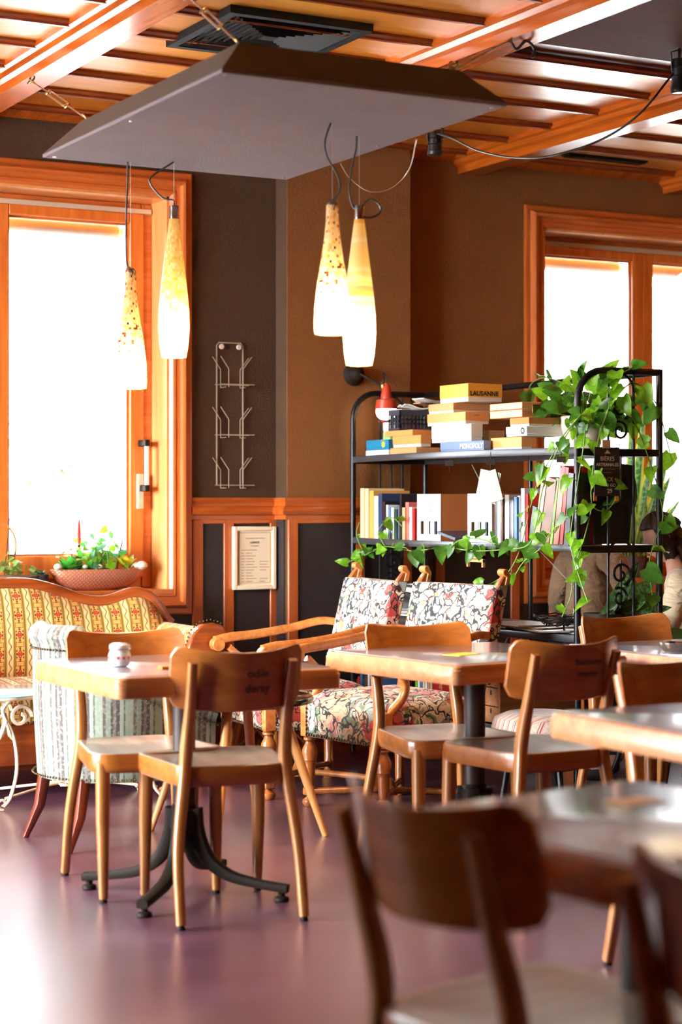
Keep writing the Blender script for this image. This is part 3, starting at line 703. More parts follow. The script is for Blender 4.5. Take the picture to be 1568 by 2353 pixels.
for s in (-1, 1):
    # outward rolled arm
    prof_ = [(.60, .42), (.63, .53), (.66, .62), (.69, .665), (.73, .68), (.77, .672), (.785, .645), (.77, .62), (.74, .60), (.72, .55), (.715, .42)]
    m = MB(); m.loft([[Vector((s*a, y, z)) for a, z in prof_] for y in (-.28, -.1, .1, .25)])
    for i_ in range(len(m.v)): m.uv[i_] = (m.v[i_][1]+.3, m.v[i_][2]+abs(m.v[i_][0]))
    m.build('armrest', mt['damask'], so, ang=50)
    arm = [(.58, .10), (.60, .45), (.615, .58), (.64, .655), (.685, .695), (.74, .705), (.79, .69), (.81, .655), (.79, .62), (.765, .60), (.74, .54), (.73, .40), (.715, .10)]
    m = MB(); m.prism([(s*a, z) for a, z in arm], -.335, -.285, AY); m.build('arm_front', mt['sofawood'], so, bevel=.008)
    nails(so, [(s*a, -.30, z+.012) for a, z in arm[2:9]], .018, .005)
    MB().tube([(s*.66, -.29, .12), (s*.67, -.31, .06), (s*.68, -.33, 0)], [.035, .028, .018], 10).build('leg', mt['sofawood'], so)
    MB().tube([(s*.68, .22, .14), (s*.70, .25, 0)], [.03, .02], 10).build('leg', mt['sofawood'], so)

# ------------------------------------------------------------------ striped tub chair
tc = thing('tub_chair', 'tub chair in grey green stripes seen from behind, on dark tapered legs', 'armchair', (2.585, 6.54, 0), R(4))
def uplan(t, r):   # t in -1..1 round the back (faces +x)
    a = t*R(118)
    x = -math.cos(a)*r*(1.0 if abs(a) < R(90) else 1.0); y = math.sin(a)*r*1.02
    if abs(a) > R(90): x = (abs(a)-R(90))/R(28)*.26; y = math.copysign(r*1.02, a)
    return x, y
def tubz(t): return lerp(.80, .52, max(0, (abs(t)-.32)/.68)**.9) if abs(t) > .32 else .80
NU = 44; m = MB(); RI = [];
prof_t = 14
def tsec(t):
    zt = tubz(t); ro, ri = .31, .215; zb = .245
    if True:
        pr = [(ri, .42), (ri, lerp(.42, zt-.05, .5)), (ri, zt-.045), (ri+.012, zt-.018), (ri+.038, zt-.002), (ro-.028, zt+.002), (ro-.004, zt-.018), (ro+.006, zt-.045), (ro-.006, zt-.065), (ro-.012, zt-.085), (ro-.014, lerp(zb, zt, .5)), (ro-.03, zb)]
    return [Vector((*uplan(t, r), z)) for r, z in pr]
rings = [tsec(-1+2*i/NU) for i in range(NU+1)]
vs = [p for r_ in rings for p in r_]; n_ = len(rings[0]); fs = []; uv = []
L = 0
for i in range(NU+1):
    if i: L += (rings[i][10]-rings[i-1][10]).length
    for j_ in range(n_): uv.append((L, rings[i][j_].z))
for i in range(NU):
    for j_ in range(n_-1): fs.append((i*n_+j_, i*n_+j_+1, (i+1)*n_+j_+1, (i+1)*n_+j_))
fs.append(list(range(n_))); fs.append([NU*n_+k for k in range(n_)][::-1])
m.add(vs, fs, uv); m.build('shell', mt['tub'], tc, ang=50)
nails(tc, [rings[i][9]*1.0+Vector((rings[i][9].x*.02, rings[i][9].y*.02, -.002)) for i in range(NU+1)], .016, .0055)
nails(tc, [rings[i][11]+Vector((rings[i][11].x*.06, rings[i][11].y*.06, .012)) for i in range(NU+1)], .016, .0055)
out = roundpoly([(-.24, -.24, .2), (.27, -.25, .06), (.27, .25, .06), (-.24, .24, .2)], .1, 6)
m = MB(); m.stack(out, [(.98, .245), (1, .26), (1, .38), (.97, .42), (.85, .445), (.5, .455), (.1, .457)])
for i_, p in enumerate(m.v): m.uv[i_] = (p[1], p[0]+p[2])
m.build('seat_cushion', mt['tub'], tc, ang=60)
for x, y in ((-.2, -.17), (-.2, .17)):
    MB().bar([(x, y, .25), (x-.02, y*1.05, .12), (x-.07, y*1.15, 0)], [rr(.045, .045, .3, 2), rr(.036, .036, .3, 2), rr(.02, .02, .3, 2)]).build('leg', mt['mahog'], tc, ang=50)
for x, y in ((.22, -.2), (.22, .2)):
    MB().lathe([(.024, .25), (.022, .12), (.018, .085), (.022, .078), (.022, .07), (.016, .06), (.009, 0)], (x, y, 0), 12).build('leg', mt['mahog'], tc)

# ------------------------------------------------------------------ floral armchairs with turned legs (local: faces +y)
def make_arm(label):
    t = thing('tapestry_armchair', label, 'armchair', group='two floral tapestry armchairs with turned legs'); W, D = .26, .25
    m = MB()
    out = roundpoly([(-W, -D), (W, -D), (W+.01, D), (-W-.01, D)], .03, 3)
    m.stack(out, [(.97, .285), (1, .29), (1, .40), (.985, .425), (.93, .445), (.75, .47), (.45, .485), (.1, .49)]); m.build('seat', mt['floral'], t, ang=60)
    nails(t, [(-W-.0, D+.004, .295), (W+.0, D+.004, .295)], .017, .007)
    nails(t, [(-W+.03, D+.006, .30), (-W+.03, D+.006, .41)], .017, .006); nails(t, [(W-.03, D+.006, .30), (W-.03, D+.006, .41)], .017, .006)
    nails(t, [(W+.005, -D+.05, .295), (W+.008, D-.03, .295)], .017, .007); nails(t, [(-W-.005, -D+.05, .295), (-W-.008, D-.03, .295)], .017, .007)
    # leaning back
    ln = lambda z: -D-.01-(z-.45)*.24
    def bfn(u, v, side):
        x = lerp(-W-.006, W+.006, u); z = lerp(.50, .90, v); e = min(1, min(u, 1-u)*9, min(v, 1-v)*9); puff = .02*math.sqrt(max(0, e))
        y = ln(z)+((.03+puff) if side else (-.036-puff*.4)); return Vector((x, y, z))
    MB().slab(bfn, 14, 12, .06).build('backrest', mt['floral'], t, ang=60, bevel=.006)
    nails(t, [(-W+.005, ln(.5)+.032, .5), (-W+.005, ln(.9)+.032, .9)], .02, .005); nails(t, [(W-.005, ln(.5)+.032, .5), (W-.005, ln(.9)+.032, .9)], .02, .005)
    for s in (-1, 1):
        MB().bar([(s*(W-.012), -D-.005, .0), (s*(W-.012), -D, .28), (s*(W-.012), ln(.45), .45), (s*(W-.012), ln(.90), .90), (s*(W-.012), ln(.95)-.012, .935)], [rr(.036, .036, .2, 1)]*3+[rr(.03, .03, .2, 1), rr(.024, .02, .2, 1)]).build('rear_post', mt['walnut'], t, ang=40)
        # curled finial at the top of each post
        m = MB(); c = Vector((s*(W-.012), ln(.95)-.012, .95)); m.prism([(c.y+.004+.015*math.cos(R(a)), c.z+.004+.015*math.sin(R(a))) for a in range(-60, 200, 20)]+[(c.y-.022, c.z-.01), (c.y-.016, c.z-.05), (c.y+.008, c.z-.05), (c.y-.002, c.z-.016)], c.x-.02, c.x+.02, AX); m.build('finial', mt['armwood'], t, bevel=.003)
        # turned front leg with block and bun foot
        fl = MB().lathe([(.018, .285), (.026, .28), (.026, .272), (.017, .265), (.02, .255), (.031, .235), (.034, .215), (.028, .195), (.029, .19), (.026, .186), (.024, .17), (.021, .12), (.018, .085), (.024, .08), (.024, .074)], (s*(W-.02), D-.02, 0), 18).build('front_leg', mt['walnut'], t)
        MB().box(s*(W-.02)-.022, s*(W-.02)+.022, D-.042, D+.002, .045, .076).build('leg_block', mt['walnut'], fl, bevel=.005)
        MB().lathe([(.012, .046), (.015, .038), (.03, .026), (.031, .014), (.022, .001), (.001, .0)], (s*(W-.02), D-.02, 0), 18).build('bun_foot', mt['walnut'], fl)
        MB().lathe([(.001, .0), (.022, .0), (.03, .012), (.026, .03), (.018, .04), (.02, .07), (.016, .09), (.022, .25)], (s*(W-.015), -D, 0), 14).build('rear_foot', mt['walnut'], t)
        MB().box(s*(W-.01)-.02, s*(W-.01)+.02, D-.045, D+.008, .285, .425).build('arm_block', mt['armwood'], t, bevel=.006)
        # arm: slopes from the back to a scrolled end over a C-shaped support
        ay = ln(.68)+.02; pts = spline([(s*(W-.005), ay, .70), (s*(W+.01), ay+.08, .705), (s*(W+.03), -.08, .675), (s*(W+.035), .08, .652), (s*(W+.03), .21, .642), (s*(W+.03), .275, .628)], 5)
        n = len(pts); MB().bar(pts, [rr(lerp(.036, .05, i/n), lerp(.034, .042, i/n), .35, 3) for i in range(n)]).build('armrest', mt['armwood'], t, ang=60)
        MB().prism([(.265+.03*math.cos(a*.3142), .612+.03*math.sin(a*.3142)) for a in range(20)], s*(W+.03)-.026, s*(W+.03)+.026, AX).build('arm_scroll', mt['armwood'], t, bevel=.004)
        pts = spline([(s*(W+.02), .215, .60), (s*(W+.02), .16, .545), (s*(W+.01), .16, .48), (s*(W-.008), D-.03, .415)], 5)
        MB().bar(pts, rr(.034, .03, .3, 2)).build('arm_support', mt['armwood'], t, ang=60)
        MB().tube(spline([(s*(W-.02), D-.02, .06), (s*.10, .10, .072), (s*.02, 0, .075)], 5), .014, 10).build('stretcher', mt['walnut'], t)
        MB().tube(spline([(s*.02, 0, .075), (s*.1, -.1, .072), (s*(W-.015), -D, .062)], 5), .014, 10).build('stretcher', mt['walnut'], t)
    MB().lathe([(.001, .05), (.03, .055), (.032, .085), (.02, .095), (.012, .12), (.001, .125)], seg=16).build('stretcher_knob', mt['walnut'], t)
    return t
ar1 = make_arm('floral tapestry armchair beside the framed notice, the one nearer the back wall')
def put_arm(o, nf, ff):
    """near and far front feet on the floor give position and heading"""
    nf, ff = Vector(nf), Vector(ff); d = (nf-ff).normalized()   # +x local = from far to near for a chair facing left
    rz = math.atan2(d.y, d.x); c = (nf+ff)/2; fwd = Vector((-math.sin(rz), math.cos(rz)))
    # facing must be towards -x
    if fwd.x > 0: rz += math.pi; fwd = -fwd
    c = c-fwd*.23; o.location = (c.x, c.y, 0); o.rotation_euler = (0, 0, rz)
put_arm(ar1, (3.49, 7.09), (3.53, 7.57))
ar2 = dup(ar1, 'floral tapestry armchair directly in front of the iron rack, nearer the tables', (0, 0, 0))
put_arm(ar2, (3.64, 6.38), (3.562, 6.86))

# ------------------------------------------------------------------ cream iron coffee table with scrolled legs
it = thing('iron_table', 'low cream iron table with a pale marble top and scrolled legs before the sofa', 'table', (2.76, 7.45, 0))
mt['marble'] = plain('pale_marble', c255(214, 208, 200), .12, var=.1, vs=6, coat=.3)
out = roundpoly([(-.40, -.20), (.40, -.20), (.40, .17), (-.40, .17)], .1, 6)
MB().stack(out, [(.97, .455), (1, .458), (1, .470), (.985, .474)]).build('table_top', mt['marble'], it)
m = MB(); m.tube([Vector((x*1.012, y*1.02, .456)) for x, y in out], .007, 8, closed=True); m.build('beaded_rim', mt['iv'], it)
def spiral(c, r0, turns, ax, ay, n=22, start=0, dr=1.0):
    return [Vector(c)+Vector(ax)*(r0*(1-dr*i/n)*math.cos(start+2*math.pi*turns*i/n))+Vector(ay)*(r0*(1-dr*i/n)*math.sin(start+2*math.pi*turns*i/n)) for i in range(n+1)]
for sx, sy in ((-1, -1), (1, -1), (1, 1), (-1, 1)):
    bx, by = sx*.31, (-.13 if sy < 0 else .13)
    q = Vector((bx, by, 0)); ox = Vector((sx, 0, 0)); oz = Vector((0, 0, 1))
    path = spline([q+ox*-.0+oz*.445, q+ox*.035+oz*.40, q-ox*.01+oz*.30, q-ox*.025+oz*.17, q+ox*.0+oz*.06, q+ox*.03+oz*.018], 5)
    lg = MB().bar(path, rr(.02, .012, .4, 2), side=(0, 1, 0)).build('leg', mt['iv'], it, ang=60)
    MB().tube(spiral(q+ox*.035+oz*.03, .024, 1.1, ox, oz, start=-1.7, dr=.8), .006, 6).build('foot_scroll', mt['iv'], lg)
    MB().tube(spiral(q-ox*.04+oz*.375, .05, 1.2, -ox, oz, start=0, dr=.75), .009, 6).build('leg_scroll', mt['iv'], lg)
    m = MB()
    for k in range(7):
        a = R(-60+k*20); m.lathe([(.001, -.05), (.010, -.02), (.012, .0), (.004, .03), (.001, .035)], (0, 0, 0), 6, Matrix.Translation(q+ox*(.022+.004*k-.012)+oz*(.36-.012*abs(k-3))) @ Matrix.Rotation(a*.4, 4, 'Y'))
    m.build('acanthus_leaf', mt['iv'], lg, ang=60)
m = MB(); m.tube(spline([(-.33, -.12, .05), (-.12, -.03, .075), (0, 0, .08), (.12, .03, .075), (.33, .13, .05)], 6), .006, 6); m.tube(spline([(-.33, .13, .05), (-.12, .03, .075), (0, 0, .08), (.12, -.03, .075), (.33, -.12, .05)], 6), .006, 6)
for k in range(4):
    a = R(45+90*k); m.tube(spiral((.07*math.cos(a), .07*math.sin(a), .08), .05, 1.1, (1, 0, 0), (0, 1, 0), start=a, dr=.7), .005, 6)
m.build('stretcher', mt['iv'], it)
flat_card('card', 'teal leaflet on the left part of the marble tray table', 'card', 20, 1600, .476, .2, .12, R(15), plain('teal_print', c255(70, 130, 140), .4))
# ------------------------------------------------------------------ rattan stool behind the armchairs
rs = thing('rattan_stool', 'round rattan stool on splayed cane legs behind the armchair legs', 'stool', (3.90, 7.93, 0))
mt['rattan'] = plain('orange_rattan', c255(190, 116, 52), .4, var=.2, vs=20)
m = MB()
for k in range(7): m.tube([((.2-.01*abs(k-3))*math.cos(R(15*i)), (.2-.01*abs(k-3))*math.sin(R(15*i)), .25+.012*k+.004*math.sin(i*2+k*3.14)) for i in range(24)], .005, 5, closed=True)
m.build('woven_band', mt['rattan'], rs)
MB().lathe([(.001, .33), (.17, .33), (.2, .325), (.2, .315), (.001, .312)], seg=28).build('seat', mt['rattan'], rs)
for k in range(6):
    a = R(60*k+15); d = Vector((math.cos(a), math.sin(a), 0)); MB().tube([d*.15+Vector((0, 0, .3)), d*.2+Vector((0, 0, .12)), d*.24], .011, 8).build('leg', mt['rattan'], rs)
m = MB()
for k in range(6):
    a, b2 = R(60*k+15), R(60*k+75); m.tube([(.21*math.cos(a), .21*math.sin(a), .1), (.15*math.cos(b2), .15*math.sin(b2), .27)], .006, 6); m.tube([(.21*math.cos(b2), .21*math.sin(b2), .1), (.15*math.cos(a), .15*math.sin(a), .27)], .006, 6)
m.build('cross_brace', mt['rattan'], rs)
# striped pouf right of the crate
pf = thing('floor_cushion', 'plump red and cream striped cushion seat in front of the rack', 'cushion', (4.33, 6.32, 0))
mt['redstripe'] = stripe_fabric('red_cream_stripe', .03, [(0, c255(206, 190, 176)), (.45, c255(176, 70, 66)), (.6, c255(214, 200, 188)), (.72, c255(150, 60, 60)), (.8, c255(206, 190, 176))], 'Object', 1)
ot = [(lerp(1, .9, .5)*.2*math.cos(R(15*k)), .2*math.sin(R(15*k))) for k in range(24)]
MB().stack(ot, [(.7, .19), (.95, .20), (1, .235), (.95, .275), (.8, .285)], top=True).build('lower_cushion', mt['redstripe'], pf, ang=60)
MB().stack(ot, [(.75, .284), (.98, .30), (1.03, .335), (.96, .375), (.7, .395), (.3, .385)], top=True).build('upper_cushion', mt['redstripe'], pf, ang=60)
for k in range(3):
    a = R(30+120*k); MB().tube([(.13*math.cos(a), .13*math.sin(a), .19), (.16*math.cos(a), .16*math.sin(a), 0)], .012, 8).build('leg', mt['black'], pf)
MB().lathe([(.001, .175), (.16, .175), (.16, .192), (.001, .192)], seg=24).build('seat_plate', mt['black'], pf)
# ------------------------------------------------------------------ wrought iron rack across the corner
RX0, RX1, RY0, RY1 = 4.54, 4.96, 6.36, 8.27
RT = 1.785
rk = thing('iron_rack', 'tall black wrought iron rack with bowed shelves full of books and trailing plants', 'rack', (0, 0, 0))
mpost = mt['black']
SHZ = [(1.462, .12, 'shelf'), (1.062, .12, 'shelf'), (.69, .10, 'shelf'), (.27, .06, 'shelf')]
for Y in (RY0, RY1):
    pts = [Vector((RX0, Y, 0)), Vector((RX0, Y, .8)), Vector((RX0, Y, RT-.13))]+[Vector((RX0+.13-.13*math.cos(R(15*k)), Y, RT-.13+.13*math.sin(R(15*k)))) for k in range(1, 7)]+[Vector((RX1, Y, RT))]
    MB().tube(pts, .0145, 12).build('end_post', mpost, rk)
    MB().tube([(RX1, Y, 0), (RX1, Y, RT+.012)], .0145, 12).build('rear_post', mpost, rk)
    for x in (RX0+.155, RX0+.285):
        MB().tube([(x, Y, .27), (x, Y, RT)], .006, 8).build('upright_bar', mpost, rk)
    for z in (1.445, 1.045, .675, .255):
        MB().box(RX0, RX1, Y-.01, Y+.01, z-.014, z+.014).build('cross_bar', mpost, rk)
    xm = RX0+.22; ex, ez = Vector((1, 0, 0)), Vector((0, 0, 1))
    for zc in (1.66, .97, .56):
        m = MB(); c = Vector((xm, Y, zc))
        arch = [c+ex*(.062*math.cos(R(a)))+ez*(.062*math.sin(R(a))+.05) for a in range(180, -1, -15)]
        arch += [c+ex*.062+ez*.0, c+ex*.05-ez*.05, c+ex*.02-ez*.075]
        m.tube(arch, .006, 8); m.build('scroll', mpost, rk)
        m = MB(); m.tube(spiral(c+ex*.0-ez*.03, .055, 1.35, ex, ez, start=R(-60), dr=.78), .0055, 8); m.build('scroll', mpost, rk)
        m = MB(); m.tube(spiral(c-ez*.125-ex*.005, .042, 1.4, -ex, ez, start=R(60), dr=.8), .0055, 8); m.build('scroll', mpost, rk)
    for z0, z1 in ((1.06, 1.24), (.69, .8)):
        MB().tube([(xm, Y, z1), (xm, Y, z1+.2)], .005, 8).build('upright_bar', mpost, rk)
MB().tube([(RX1, 7.32, 0), (RX1, 7.32, RT-.02)], .011, 10).build('rear_post', mpost, rk)
MB().tube([(RX1, RY0, RT), (RX1, RY1, RT)], .0145, 12).build('top_rail', mpost, rk)
for z, bow, nm in SHZ:
    front = [(RX0-bow*math.sin(math.pi*k/24)**.9, lerp(RY0, RY1, k/24)) for k in range(25)]
    outl = [(RX1, RY1), (RX1, RY0)]+front
    sh = MB().prism(outl, z-.006, z, AZ).build('shelf', mt['shelftop'], rk, ang=30)
    rim = [Vector((x, y, z-.011)) for x, y in front]
    MB().bar(rim, rr(.008, .03, .2, 1), side=(1, 0, 0)).build('shelf_rim', mt['rackrim'], sh, ang=60)
    MB().box(RX1-.01, RX1, RY0, RY1, z-.03, z).build('shelf_rim', mt['rackrim'], sh)
S1, S2, S3, S4 = [q[0]+.0005 for q in SHZ]
for a, b2 in (((1085, 1068), (1118, 1132)), ((1238, 1262), (1332, 1362))):
    MB().tube([atX(*a, 4.72), atX(*b2, 4.72)], .0022, 6).build('brace_wire', mt['wire'], rk)
# ---- boxes on the top shelf: left face looks to -x, right face to -y
GB = {}
def gbox(label, cat, pl, pc, pr, z0, h, Xc, mat, name='game_box', lid=None, dx=None, group=None):
    y0 = atX(pc, 1000, Xc).y; y1 = atX(pl, 1000, Xc).y
    k = (pr-784)/F; x1 = y0*(SN+k*CS)/(CS-k*SN)
    if dx: x1 = Xc+dx
    y1 = min(y1, RY1-.02); x1 = min(x1, RX1-.02) if not dx else x1
    t = thing(name, label, cat, (Xc, y0, z0), group=group)
    W_, D_ = x1-Xc, y1-y0
    if h > .03:
        MB().box(.002, W_-.002, .002, D_-.002, 0, h*.5).build('box_base', mat, t, bevel=.001, seg=1)
        MB().box(0, W_, 0, D_, h*.25, h).build('box_lid', lid or mat, t, bevel=.0015, seg=1)
    else:
        MB().box(0, W_, 0, D_, 0, h).build('box_body', mat, t, bevel=.0015, seg=1)
        MB().box(.003, W_-.003, .003, D_-.003, h, h+.002).build('box_lid', lid or mat, t)
    GB[label] = (t, W_, D_, h); return t
M_ = lambda n, c, r=.5: plain(n, c255(*c), r)
mt['gy'] = M_('yellow_ochre_card', (236, 168, 62)); mt['gw'] = M_('cream_box_card', (232, 224, 206)); mt['gt'] = M_('tan_box_card', (206, 150, 96))
mt['go'] = M_('orange_box_card', (226, 150, 84)); mt['gr'] = M_('red_box_card', (190, 78, 56)); mt['gb'] = M_('blue_box_card', (28, 120, 160)); mt['gn'] = M_('slate_blue_box', (96, 116, 150))
mt['bwood'] = wood('suitcase_wood', c255(196, 130, 74), c255(226, 168, 112), 0, .35, .3); mt['kraft'] = M_('kraft_card', (188, 118, 62), .8)
z = S1
b1 = gbox('flat white and blue game box at the rack end under a blue card box', 'box', 841, 893, 905, z, .034, 4.60, mt['white'])
b1b = gbox('bright blue card game box with a yellow sun emblem', 'box', 842, 893, 903, z+.0345, .05, 4.60, mt['gb'])
b2 = gbox('long white game box with a dark tan side, lowest beneath the plastic crate', 'box', 897, 957, 1012, z, .036, 4.53, mt['white'], lid=mt['gt'])
b3 = gbox('pale peach game box, second up beneath the plastic crate', 'box', 903, 967, 992, z+.0385, .055, 4.55, mt['gw'], lid=mt['go'])
b4 = gbox('thin tan game box directly beneath the plastic crate', 'box', 884, 948, 992, z+.094, .026, 4.56, mt['go'])
b5 = gbox('low slate blue board game box lettered monopoly at the shelf front', 'box', 1012, 1112, 1128, z, .048, 4.47, mt['gn'])
b6 = gbox('tall white game box resting on the slate blue box', 'box', 992, 1083, 1110, z+.0485, .078, 4.50, mt['white'], lid=mt['gw'])
b7 = gbox('cream game box with a reddish lid edge under a tan lid box', 'box', 982, 1070, 1125, z+.127, .055, 4.50, mt['gw'], lid=mt['go'])
b8 = gbox('white game box with a tan side directly under the yellow box', 'box', 985, 1042, 1130, z+.1825, .045, 4.51, mt['gw'], lid=mt['gt'])
b9 = gbox('yellow box lettered LAUSANNE on top of the stack', 'box', 1011, 1076, 1155, z+.228, .082, 4.52, mt['gw'], lid=mt['gy'])
c1_ = gbox('white game box with an orange side, lowest under the wooden case', 'box', 1128, 1199, 1225, z, .058, 4.52, mt['white'], lid=mt['go'])
c0_ = gbox('white game box leaning close behind the yellow box stack, beside the wooden case', 'box', 1094, 1124, 1160, z, .1, 4.62, mt['white'])
c2_ = gbox('white box with a black letter print, second up under the wooden case', 'box', 1163, 1211, 1300, z+.0585, .042, 4.50, mt['white'])
c3_ = gbox('beige flat game box directly under the wooden case', 'box', 1172, 1216, 1305, z+.1005, .038, 4.51, mt['gw'], lid=mt['kraft'])
cs = thing('wooden_case', 'pale wooden case with brass latches and a handle on top of the boxes', 'case', (4.50, atX(1200, 1000, 4.50).y, z+.1395))
wd_, dp_ = .44, atX(1126, 1000, 4.5).y-atX(1200, 1000, 4.5).y
MB().box(0, wd_-.02, 0, dp_, 0, .034).build('case_base', mt['bwood'], cs, bevel=.003)
MB().box(0, wd_-.02, 0, dp_, .035, .065).build('case_lid', mt['bwood'], cs, bevel=.003)
for x in (.05, .34): MB().box(x, x+.035, -.006, 0, .015, .055).build('latch', mt['brass'], cs, bevel=.002)
MB().tube(spline([(.13, -.003, .035), (.14, -.02, .03), (.2, -.026, .028), (.26, -.02, .03), (.27, -.003, .035)], 5), .008, 8).build('handle', mt['gt'], cs)
def side_text(t, txt, x, z_, size, mat, bold=.0):
    lettering(txt, size, lambda a, b_: Vector((x+a, -.0012, z_+b_)), mat, t, bold)
def face_text(t, txt, y, z_, size, mat, bold=.0, rot=False):
    lettering(txt, size, lambda a, b_: Vector((-.0012, y-a, z_+b_)), mat, t, bold)
side_text(b9, 'LAUSANNE', GB[b9['label']][1]*.47, .036, .030, mt['ink'], .0008)
face_text(b5, 'MONOPOLY', .1, .024, .034, mt['white'], .0006)
face_text(c2_, 'O', .03, .021, .036, mt['ink'], .002)
side_text(b7, 'NORTH', .06, .04, .008, mt['ink'])
m = MB(); m.prism([(.05+.016*math.cos(R(30*k)), .026+.016*math.sin(R(30*k))) for k in range(12)], 0, .001, Matrix(((0,0,-1,0),(1,0,0,.0),(0,1,0,0),(0,0,0,1)))); 
for k in range(9):
    a = R(20*k+10); m.add([(-.0012, .05+.018*math.cos(a), .028+.018*math.sin(a)), (-.0012, .05+.026*math.cos(a-.06), .028+.026*math.sin(a-.06)), (-.0012, .05+.026*math.cos(a+.06), .028+.026*math.sin(a+.06))], [(0, 1, 2)])
m.build('sun_emblem', mt['yellow'], b1b, fix=False)
gg = gbox('small pale green box behind the blue card box', 'box', 874, 897, 925, z+.0, .125, 4.70, M_('pale_green_card', (150, 196, 130)))
gw2 = gbox('small white carton beside the crate with a red cloth on it', 'box', 864, 892, 915, z+.126, .05, 4.70, mt['white'])
rc = tag(MB().stack(ot, [(.16, 0), (.2, .006), (.17, .016), (.05, .02)]).build('cloth', plain('red_cloth', c255(214, 60, 60), .7), ang=60), 'small red folded cloth on the white carton', 'cloth'); rc.location = (4.75, atX(878, 1000, 4.75).y, z+.1785)
# perforated plastic crate
cr = thing('plastic_crate', 'dark perforated plastic crate on the boxes, filled with papers', 'crate', (4.58, atX(919, 1000, 4.58).y, z+.1225))
cw, cd, chh = .27, atX(893, 1000, 4.58).y-atX(919, 1000, 4.58).y, .10
mcr = plain('grey_plastic', c255(60, 62, 72), .4); m = MB()
def crate_wall(o, dirv, length, nrm):
    nx_ = int(length/.02); m = MB(); o = Vector(o); d = Vector(dirv); n = Vector(nrm)*.004
    def pl(a, b_, z0, z1):
        p = [o+d*a, o+d*b_, o+d*b_+n, o+d*a+n]; m.add([(q.x, q.y, z0) for q in p]+[(q.x, q.y, z1) for q in p], [(3,2,1,0),(4,5,6,7),(0,1,5,4),(1,2,6,5),(2,3,7,6),(3,0,4,7)])
    pl(0, length, 0, .012); pl(0, length, chh-.026, chh-.0)
    s = length/nx_
    for k in range(nx_+1): pl(max(0, k*s-.0055), min(length, k*s+.0055), .012, chh-.026)
    for zz in (.034, .055): pl(0, length, zz-.003, zz+.003)
    return m.build('crate_wall', mcr, cr)
crate_wall((0, 0, 0), (0, 1, 0), cd, (1, 0, 0)); crate_wall((cw, 0, 0), (0, 1, 0), cd, (-1, 0, 0)); crate_wall((0, 0, 0), (1, 0, 0), cw, (0, 1, 0)); crate_wall((0, cd, 0), (1, 0, 0), cw, (0, -1, 0))
MB().box(0, cw, 0, cd, 0, .004).build('crate_bottom', mcr, cr)
rnd = random.Random(8)
for k, (lab, zz, rz, sz) in enumerate([('large white envelope lying lowest on the crate rim', .101, .1, (.20, .13)), ('crumpled white paper bag spilling over the crate', .107, -.2, (.17, .12)), ('small tan paper packet on the crate papers', .113, .25, (.12, .05)), ('white folded sheets topmost on the crate', .12, .05, (.18, .1))]):
    m = MB(); sx_, sy_ = sz
    m.slab(lambda u, v, s_: Vector(((u-.5)*sx_, (v-.5)*sy_, (.004 if s_ else 0)+(.012 if k in (1, 3) else .001)*math.sin(u*7+k)*math.sin(v*5+k)**2)), 8, 6, .004)
    o = m.build('paper', mt['white'] if k != 2 else mt['gt'], ang=30); o.location = (4.58+cw/2-.02+.02*k, atX(905+9*k, 1000, 4.6).y, z+.1225+zz+.006*k); o.rotation_euler = (0, .05*k, rz); tag(o, lab, 'paper')
# ---- middle shelf books
BKC = dict(cream=(236, 206, 150), amber=(226, 160, 84), white=(236, 234, 230), red=(200, 44, 44), pink=(226, 116, 104), dark=(40, 34, 38), navy=(42, 60, 92), blue=(70, 110, 160), green=(40, 70, 56), lime=(120, 186, 40), peach=(230, 160, 120), brown=(110, 66, 40), grey=(120, 122, 128), violet=(206, 200, 220), teal=(40, 80, 90), slate=(84, 92, 110))
BKM = {k: plain('book_'+k, c255(*v), .35) for k, v in BKC.items()}
mt['pages'] = plain('book_pages', c255(230, 220, 200), .8)
def book(lab, px0, px1, ytop, col, zs, Xf=4.58, depth=.17, lean=0.0, back=0, name='book', title=None, tcol='white', grp=None):
    y1, y0 = atX(px0, 1200, Xf).y, atX(px1, 1200, Xf).y; th = max(.008, y1-y0-.002); yb = y0
    h = atX(px0, ytop, Xf).z-zs
    t = thing(name, lab, 'book', (Xf, y1-.001, zs), group=grp)
    t.rotation_euler = (R(lean), 0, 0)      # leans about the x axis; local y from -th to 0
    m = MB(); m.box(0, depth, -.0025, 0, 0, h); m.box(0, depth, -th, -th+.0025, 0, h); m.box(-.001, .0025, -th, 0, 0, h); m.build('cover', BKM[col], t)
    MB().box(.0026, depth-.004, -th+.0026, -.0026, .003, h-.004).build('page_block', mt['pages'], t)
    if title: lettering(title, min(th*.7, .028), lambda a, b_: Vector((-.0018, -th/2+b_, h*.55+a)), BKM[tcol], t, .0003, 'spine_title')
    return t
z = S2
GRP = 'books standing on the middle shelf of the rack'
